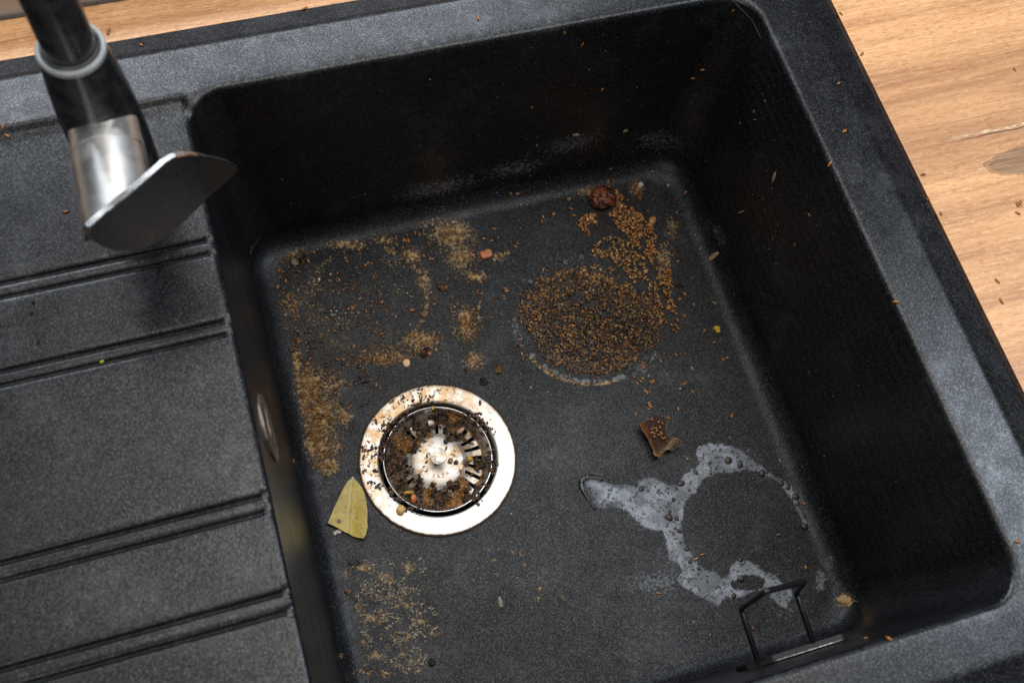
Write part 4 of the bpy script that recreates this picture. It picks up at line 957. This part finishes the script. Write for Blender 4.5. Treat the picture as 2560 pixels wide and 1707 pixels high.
sl('yellow_peel', 1021, 1231, .0038, .0013, .0010, 2.2, -.001, simple('yellow_peel', (.42, .22, .02), .25), 'yellow peel strip above the orange red scrap', 'peel scrap', 44)
sl('brown_crumb', 1126, 1152, .0021, .0017, .0012, .2, -.0050, simple('red_brown_crumb', (.20, .075, .025), .4), 'square red brown crumb right of the strainer knob', 'crumb', 45, boxy=.4)
sl('dark_crumb', 1140, 1156, .0017, .0017, .0012, .2, -.0050, simple('near_black_crumb', (.04, .018, .012), .4), 'dark crumb touching the red brown crumb by the knob', 'crumb', 46)
sl('black_bit', 1115, 1103, .0019, .0017, .0011, .2, -.0048, simple('blue_black_bit', (.012, .012, .016), .35), 'blue black bit on the plate above the knob', 'bit', 47)
sl('yellow_chip', 1001, 1275, .0036, .0030, .0018, .4, .0013, simple('honey_chip', (.55, .33, .10), .35), 'honey coloured chip on the lower left of the drain flange', 'chip', 48)
sl('yellow_scrap', 1082, 1020, .0016, .0013, .0008, .4, .0010, simple('honey_chip_small', (.52, .28, .06), .35), 'small honey scrap at the top of the strainer rim', 'chip', 49)
# seeds and splinters stuck on flange and plate
def fl_seed(px, py, z, lb, kind='brown', size=.7):
    p = at_s(px, py, z); o = put_seed(p, UP, random.uniform(0, PI), kind, lb, 'dark bits on the drain', size=size); o.name = 'husk_bit'; o['category'] = 'husk'
for a in zc(940, 1020, 5.806, [(640, 615), (740, 695), (855, 595), (790, 660), (725, 915), (1020, 585), (1145, 1105), (690, 850), (730, 780)]):
    fl_seed(a[0], a[1], -.0050, 'small dark husk on the strainer plate, ' + ('above' if a[1] < 1125 else 'below' if a[1] > 1165 else 'beside') + (' left of' if a[0] < 1090 else ' right of') + ' the knob', random.choice(['brown', 'dark']), random.uniform(.5, .95))
for a in zc(800, 900, 3.136, [(340, 700), (342, 760), (412, 690), (410, 755), (355, 870), (380, 830), (440, 870), (400, 960), (460, 975), (440, 480), (500, 490), (548, 470), (485, 530), (380, 640), (650, 300), (740, 350), (790, 330), (770, 260), (850, 310), (920, 185), (880, 290), (1230, 420), (1270, 480), (1255, 335), (800, 230), (1150, 440), (560, 500), (610, 490)]):
    fl_seed(a[0], a[1], .0014, 'dark brown husk scrap on the ' + (lambda t: ['right', 'upper right', 'top', 'upper left', 'left', 'lower left', 'bottom', 'lower right'][int((t + 22.5) // 45) % 8])(math.degrees(math.atan2(1150 - a[1], a[0] - 1094)) % 360) + ' of the bright steel drain flange', random.choice(['brown', 'dark', 'dark']), random.uniform(.6, 1.15))

# bay leaf: triangulated outline, slightly arched, with veins
def sheet(name, outline, org, s, zf, cf, mat, step=.0006, th=.0003, parent=None):
    ol = [at(org[0] + a / s, org[1] + b / s, -H)[:2] for a, b in outline]; ol = np.array(ol)
    # subdivide outline
    o2 = []
    for i in range(len(ol)):
        a = ol[i]; b = ol[(i + 1) % len(ol)]; k = max(1, int(np.linalg.norm(b - a) / step))
        for j in range(k): o2.append(a + (b - a) * j / k)
    o2 = np.array(o2); x0, y0 = o2.min(0); x1, y1 = o2.max(0)
    g = np.array([(x, y) for x in np.arange(x0, x1, step) for y in np.arange(y0, y1, step)]); g = g[polysd(g, o2) < -step * .5]
    allp = [Vector(tuple(p)) for p in o2] + [Vector(tuple(p)) for p in g]; n = len(o2)
    cv, ce, cf_, _, _, _ = geometry.delaunay_2d_cdt(allp, [(i, (i + 1) % n) for i in range(n)], [], 1, 1e-7)
    c = np.array([tuple(v) for v in cv]); pp = proj(np.hstack([c, np.full((len(c), 1), -H)])); pp = (pp - np.array(org)) * s
    sd = polysd(c, o2)
    z = zf(pp, sd); v = np.hstack([c, (z - H)[:, None]])
    col = cf(pp, sd); nv = len(v); v2 = np.vstack([v + [0, 0, th], v]); f = []
    for q in cf_:
        a, b, d = [c[i] for i in q[:3]]; w = (b[0] - a[0]) * (d[1] - a[1]) - (b[1] - a[1]) * (d[0] - a[0])
        q = list(q) if w > 0 else list(q)[::-1]
        f.append(q); f.append([i + nv for i in q[::-1]])
    o = mesh(name, v2, f, mat, attrs={'tint': np.vstack([col, col])}); return o
leaf = [(250, 925), (275, 935), (300, 960), (330, 1005), (350, 1050), (366, 1120), (375, 1200), (372, 1270), (376, 1320), (362, 1380), (345, 1410), (300, 1402), (255, 1385), (222, 1362), (190, 1350), (150, 1325), (105, 1305), (62, 1285), (85, 1230), (110, 1165), (145, 1090), (185, 1005), (215, 955)]
def veind(pp):
    a = np.array([252, 930.]); b = np.array([212, 1370.]); e = b - a; t = np.clip(((pp - a) @ e) / (e @ e), 0, 1); q = pp - a - t[:, None] * e
    sgn = np.sign(q[:, 0]); d = np.hypot(q[:, 0], q[:, 1]); return d, t, sgn
def lz_(pp, sd):
    d, t, sg = veind(pp); return .0006 + .0000 * d + .0030 * sstep(20, 150, d) * (.5 + .5 * (sg > 0)) * sstep(0, .7, t) + .0012 * sstep(.6, 1, t) - .0005 * np.exp(-(d / 9) ** 2) + .0007 * fbm(pp[:, 0] / 60, pp[:, 1] / 60, 3)
def lc_(pp, sd):
    d, t, sg = veind(pp); n = fbm(pp[:, 0] / 26, pp[:, 1] / 26, 12)[:, None]
    c = np.array([.42, .31, .050]) * (1 - n) + np.array([.58, .43, .10]) * n
    br = sstep(.5, .75, fbm(pp[:, 0] / 90 + 3, pp[:, 1] / 90, 22))[:, None]; c = c * (1 - br * .35) + np.array([.34, .20, .06]) * br * .35
    vn = np.exp(-(d / 5.5) ** 2)[:, None]; c = c * (1 - .6 * vn) + np.array([.62, .50, .26]) * .6 * vn
    ph = (pp[:, 1] - d * .95) / 62.; sv = np.exp(-((ph - np.round(ph)) * 62 / 3.2) ** 2)[:, None] * .35; c = c * (1 - sv) + np.array([.58, .50, .22]) * sv
    for x, y, r, col in ((198, 1155, 11, (.13, .15, .02)), (270, 1147, 8, (.2, .08, .03)), (150, 1270, 22, (.10, .04, .03)), (125, 1200, 7, (.1, .08, .03)), (240, 1185, 6, (.12, .05, .03)), (345, 1105, 12, (.24, .14, .07)), (290, 1240, 5, (.12, .06, .03))):
        w = sstep(r, r * .6, np.hypot(pp[:, 0] - x, pp[:, 1] - y) + (n[:, 0] - .5) * 12)[:, None] * .85; c = c * (1 - w) + np.array(col) * w
    eg = sstep(.0007, 0, -sd)[:, None] * .45; return c * (1 - eg) + np.array([.20, .13, .04]) * eg
o = sheet('bay_leaf', leaf, (800, 900), 3.136, lz_, lc_, LEAFM); tag(o, 'yellow green broken bay leaf lying left of the drain', 'bay leaf')

frag = [(300, 600), (360, 530), (420, 480), (560, 425), (640, 375), (740, 345), (860, 370), (905, 440), (905, 620), (930, 760), (985, 845), (1060, 855), (1130, 885), (1240, 960), (1225, 1010), (1100, 1090), (1000, 1165), (960, 1130), (880, 1130), (800, 1200), (760, 1270), (700, 1310), (620, 1275), (585, 1220), (590, 1160), (530, 1030), (470, 900), (400, 800), (350, 730)]
def fz_(pp, sd):
    lft = sstep(200, 0, (pp[:, 0] - 300) - (pp[:, 1] - 600) * .5); fold = sstep(820, 1000, pp[:, 0] + (pp[:, 1] - 900) * .2) * sstep(800, 900, pp[:, 1])
    return .0018 + .0046 * lft + .0030 * fold + .0022 * (fbm(pp[:, 0] / 140, pp[:, 1] / 140, 5) - .3) + .0008 * fbm(pp[:, 0] / 30, pp[:, 1] / 30, 6)
def fc_(pp, sd):
    n = fbm(pp[:, 0] / 45, pp[:, 1] / 45, 12)[:, None]; c = np.array([.012, .007, .006]) * (1 - n) + np.array([.060, .026, .014]) * n
    l = (sstep(230, 90, (pp[:, 0] - 300) - (pp[:, 1] - 600) * .42))[:, None] * .85; c = c * (1 - l) + np.array([.20, .075, .018]) * l
    g = (np.exp(-(((pp[:, 0] - 990) * .8 + (pp[:, 1] - 990) * .7) / 80) ** 2) * sstep(800, 900, pp[:, 1]))[:, None]; m_ = g * (.35 + .65 * (fbm(pp[:, 0] / 16, pp[:, 1] / 16, 15)[:, None] > .5)) * .8
    c = c * (1 - m_) + np.array([.30, .20, .10]) * m_
    b = sstep(1180, 1240, pp[:, 1])[:, None] * .8; c = c * (1 - b) + np.array([.26, .12, .03]) * b
    eg = sstep(.0007, 0, -sd)[:, None] * .5; return c * (1 - eg) + np.array([.30, .22, .13]) * eg
o = sheet('leaf_fragment', frag, (1560, 1000), 8.71, fz_, fc_, CRUSTM, th=.0005); tag(o, 'folded dark brown dried leaf scrap carrying seeds, above the puddle', 'leaf scrap')
for a in zc(1560, 1000, 8.71, [(840, 500), (755, 465), (610, 625), (650, 600), (705, 610), (785, 585), (720, 660), (615, 695), (665, 720), (800, 700), (760, 750), (670, 790), (820, 730), (880, 820), (830, 815), (610, 420), (385, 590)]):
    p = at(a[0], a[1], -H + .0045); kd = 'orange' if random.random() < .7 else 'amber'; put_seed(Vector((p[0], p[1], -H + .0040)), UP, random.uniform(0, PI), kd, CN[kd] + ' seed on the ' + ('back ' if a[1] < 1058 else 'middle ' if a[1] < 1083 else 'front ') + ('left ' if a[0] < 1638 else 'right ') + 'of the folded brown leaf scrap', 'seeds on the leaf scrap', size=.72)

# dried crust: thousands of tiny flakes thrown into the grimy patches
fv = []; ffc = []; fcc = []
def flakes(poly, n, pal, size=(.0003, .0011), thr=.4, h=.0012, seed=1):
    x0, y0 = np.min(poly, 0); x1, y1 = np.max(poly, 0); k = 0; tries = 0
    while k < n and tries < n * 40:
        tries += 1; px, py = random.uniform(x0, x1), random.uniform(y0, y1)
        if polysd(np.array([[px, py]]), poly)[0] > 0 or fbm(np.array([px / 14.]), np.array([py / 14.]), seed, 3)[0] < thr: continue
        r = hit(px, py)
        if r is None: continue
        p, nn = r; r = random.uniform(*size) * (1.6 if random.random() < .08 else 1); a = random.uniform(0, 6.3); M = frame(nn, a); i = len(fv); m_ = random.choice((4, 5, 6)); el = random.uniform(.35, 1)
        tl = Vector((random.gauss(0, .4), random.gauss(0, .4), 0))
        for j in range(m_):
            q = Vector((math.cos(6.283 * j / m_) * r * random.uniform(.6, 1.2), math.sin(6.283 * j / m_) * r * el * random.uniform(.6, 1.2), 0)); q.z = q.x * tl.x + q.y * tl.y
            fv.append(p + M @ q + nn * random.uniform(.0002, h))
        fv.append(p + nn * (r * .5 + .0002)); c = np.array(random.choice(pal)) * random.uniform(.6, 1.25)
        fcc.extend([c] * (m_ + 1)); ffc.extend([(i + j, i + (j + 1) % m_, i + m_) for j in range(m_)]); k += 1
TANS = [(.40, .24, .11), (.38, .17, .045), (.46, .33, .19), (.16, .07, .02), (.34, .14, .035)]
flakes([(745, 930), (800, 915), (840, 960), (860, 1020), (830, 1060), (825, 1120), (850, 1180), (830, 1210), (790, 1195), (770, 1110), (755, 1020)], 800, [(.42, .24, .10), (.46, .19, .045), (.46, .34, .20), (.20, .08, .02)], h=.0014, thr=.46)
flakes([(690, 640), (760, 620), (820, 900), (880, 960), (900, 1040), (860, 1120), (850, 1200), (770, 1180), (730, 950)], 500, TANS, size=(.0002, .0007), thr=.3)
flakes([(700, 640), (1080, 560), (1100, 700), (1090, 880), (900, 930), (720, 880)], 700, TANS, thr=.5)
flakes([(1040, 560), (1180, 555), (1210, 640), (1170, 700), (1090, 640)], 500, [(.40, .34, .24), (.33, .26, .16), (.22, .15, .08)], size=(.0003, .0008), thr=.42)
flakes([(1120, 760), (1200, 760), (1210, 850), (1180, 860), (1130, 840)], 240, TANS, thr=.4)
flakes([(1000, 830), (1110, 830), (1100, 880), (900, 930), (880, 900)], 380, TANS, thr=.4)
flakes([(880, 1400), (1060, 1390), (1100, 1560), (1050, 1680), (930, 1690), (890, 1540)], 1100, [(.42, .34, .24), (.34, .26, .17), (.48, .38, .24)], size=(.0003, .0009), thr=.52, h=.0006)
flakes([(1180, 1240), (1420, 1240), (1400, 1500), (1180, 1480)], 110, [(.42, .34, .24), (.34, .26, .17)], size=(.0002, .0006), thr=.4, h=.0005)
flakes([(1440, 470), (1700, 480), (1760, 900), (1600, 960), (1250, 940), (1200, 700)], 500, TANS, size=(.0002, .0006), thr=.3, h=.0006)
flakes([(1000, 480), (1500, 330), (1700, 360), (1640, 420), (1100, 540)], 300, [(.30, .28, .25), (.22, .18, .12)], size=(.0002, .0005), thr=.35, h=.0004)
flakes([(900, 600), (1900, 420), (2090, 1450), (1200, 1650), (880, 1500)], 420, [(.45, .42, .38), (.40, .30, .2), (.30, .15, .07)], size=(.00018, .0005), thr=.2, h=.0004)
flakes([(600, 230), (1850, 20), (2300, 1200), (2100, 1250), (1700, 400), (650, 540)], 330, [(.40, .38, .35), (.36, .26, .16)], size=(.00016, .00042), thr=.2, h=.0004)
o = mesh('food_crumbs', fv, ffc, CRUSTM, smooth=False, attrs={'tint': np.array(fcc)}); tag(o, 'dried tan food crust and fine crumbs caked on the basin floor, thickest left of the drain', 'crumbs', kind='stuff')
# ragged bits hanging at the basket and flange edges
fv = []; ffc = []; fcc = []
def clods(ctr, n, spread, r0, z0):
    for _ in range(n):
        px, py = random.gauss(ctr[0], spread), random.gauss(ctr[1], spread); p = at_s(px, py, z0 + random.uniform(0, .0012)); v, f = ell(7, 5); r = random.uniform(.4, 1) * r0
        v = v * (1 + rng.uniform(-.35, .35, (len(v), 1))) * np.array([r, r * random.uniform(.4, 1), r * .6]); M = np.array(Matrix.Rotation(random.uniform(0, 6), 3, 'Z')); i = len(fv)
        fv.extend(v @ M.T + np.array(p)); ffc.extend([tuple(i + q for q in g) for g in f]); c = np.array(random.choice([(.05, .022, .012), (.10, .045, .018), (.025, .014, .010), (.16, .08, .03)])); fcc.extend([c] * len(v))
for a in zc(800, 900, 3.136, [(600, 500), (560, 520), (510, 580), (500, 640), (485, 700), (1160, 440), (1200, 470), (1240, 520), (1290, 530), (1230, 415), (1275, 480), (1350, 790), (1365, 850), (1345, 740), (620, 1080), (660, 1120), (700, 1150), (740, 1180), (560, 1040), (1230, 1060), (1215, 1110), (1290, 980), (690, 420), (640, 480), (480, 760), (440, 475), (545, 470)]):
    clods(a, 10, 8, .0017, .0002)
for a in zc(800, 900, 3.136, [(350, 700), (410, 690), (412, 755), (350, 880), (440, 850), (470, 980), (400, 960), (740, 350), (790, 290), (870, 320), (650, 300), (1340, 540), (760, 240), (850, 300)]):
    clods(a, 8, 6, .0010, .0014)
o = mesh('sludge_crumbs', fv, ffc, SLUDGE, attrs={'tint': np.array(fcc)}); tag(o, 'dark ragged food scraps smeared over the flange and the strainer rim', 'food waste', kind='stuff')

SHARDM = mat_vc('dark_leaf_shard', .5, .3, .5, 700, .0005, .4)
def shard(name, px, py, rx, ry, ang, seed, label, cat, c1, c2, curl=.0016):
    q = random.Random(seed); n = 11; ol = []
    for k in range(n):
        t = 2 * PI * k / n; rr = q.uniform(.55, 1.15); u, w_ = math.cos(t) * rx * rr, math.sin(t) * ry * rr
        ol.append((u * math.cos(ang) - w_ * math.sin(ang), u * math.sin(ang) + w_ * math.cos(ang)))
    zf = lambda pp, sd: .0004 + curl * fbm(pp[:, 0] / rx + seed, pp[:, 1] / rx, seed, 3)
    cf = lambda pp, sd: np.array(c1) + (np.array(c2) - np.array(c1)) * sstep(.3, .7, fbm(pp[:, 0] / 4 + seed, pp[:, 1] / 4, seed, 3))[:, None]
    tag(sheet(name, ol, (px, py), 1.0, zf, cf, SHARDM, step=.0007, th=.0004), label, cat)
BK = ((.006, .006, .006), (.022, .020, .018))
shard('food_clump', 911, 947, 17, 13, .4, 9, 'dark flat clump above left of the drain', 'clump', (.012, .009, .009), (.05, .032, .024), .004)
shard('leaf_shard', 755, 645, 17, 14, .3, 11, 'black ragged shard in the back left corner of the floor', 'shard', (.010, .007, .005), (.04, .022, .012), .006)
shard('dark_flake', 784, 862, 17, 10, .2, 14, 'flat black flake among the dark seeds by the left wall', 'flake', *BK)
shard('black_flake', 887, 1406, 20, 7, .1, 15, 'black pointed flake on the floor below the bay leaf', 'flake', *BK)
shard('black_flake', 888, 1497, 11, 6, .7, 16, 'small black flake in the speckled stain near the left wall', 'flake', *BK)
shard('brown_flake', 870, 1478, 9, 7, .6, 17, 'brown flake directly above the small black flake', 'flake', (.04, .02, .01), (.24, .10, .03))
shard('grey_flake', 922, 1668, 15, 11, -.5, 18, 'dull grey flake at the bottom left of the floor', 'flake', (.016, .017, .018), (.035, .035, .036))

# hairs
HAIRM = simple('fine_hair', (.30, .28, .25), .5)
for pl_, lb in (([(1832, 2), (1860, 28), (1880, 48), (1893, 72), (1905, 98)], 'fine pale hair hanging at the back right corner of the basin'),
                ([(1970, 1600), (1995, 1588), (2018, 1578)], 'fine hair across the front wall between the holder wires')):
    pt = []
    for a in pl_:
        r = hit(*a)
        if r: pt.append(r[0] + r[1] * .0006)
    if len(pt) > 2: tag(mesh('hair', *tube(smooth_path(pt, .02, 5), .00005, 5), HAIRM), lb, 'hair')
print('seeds', nseed[0])
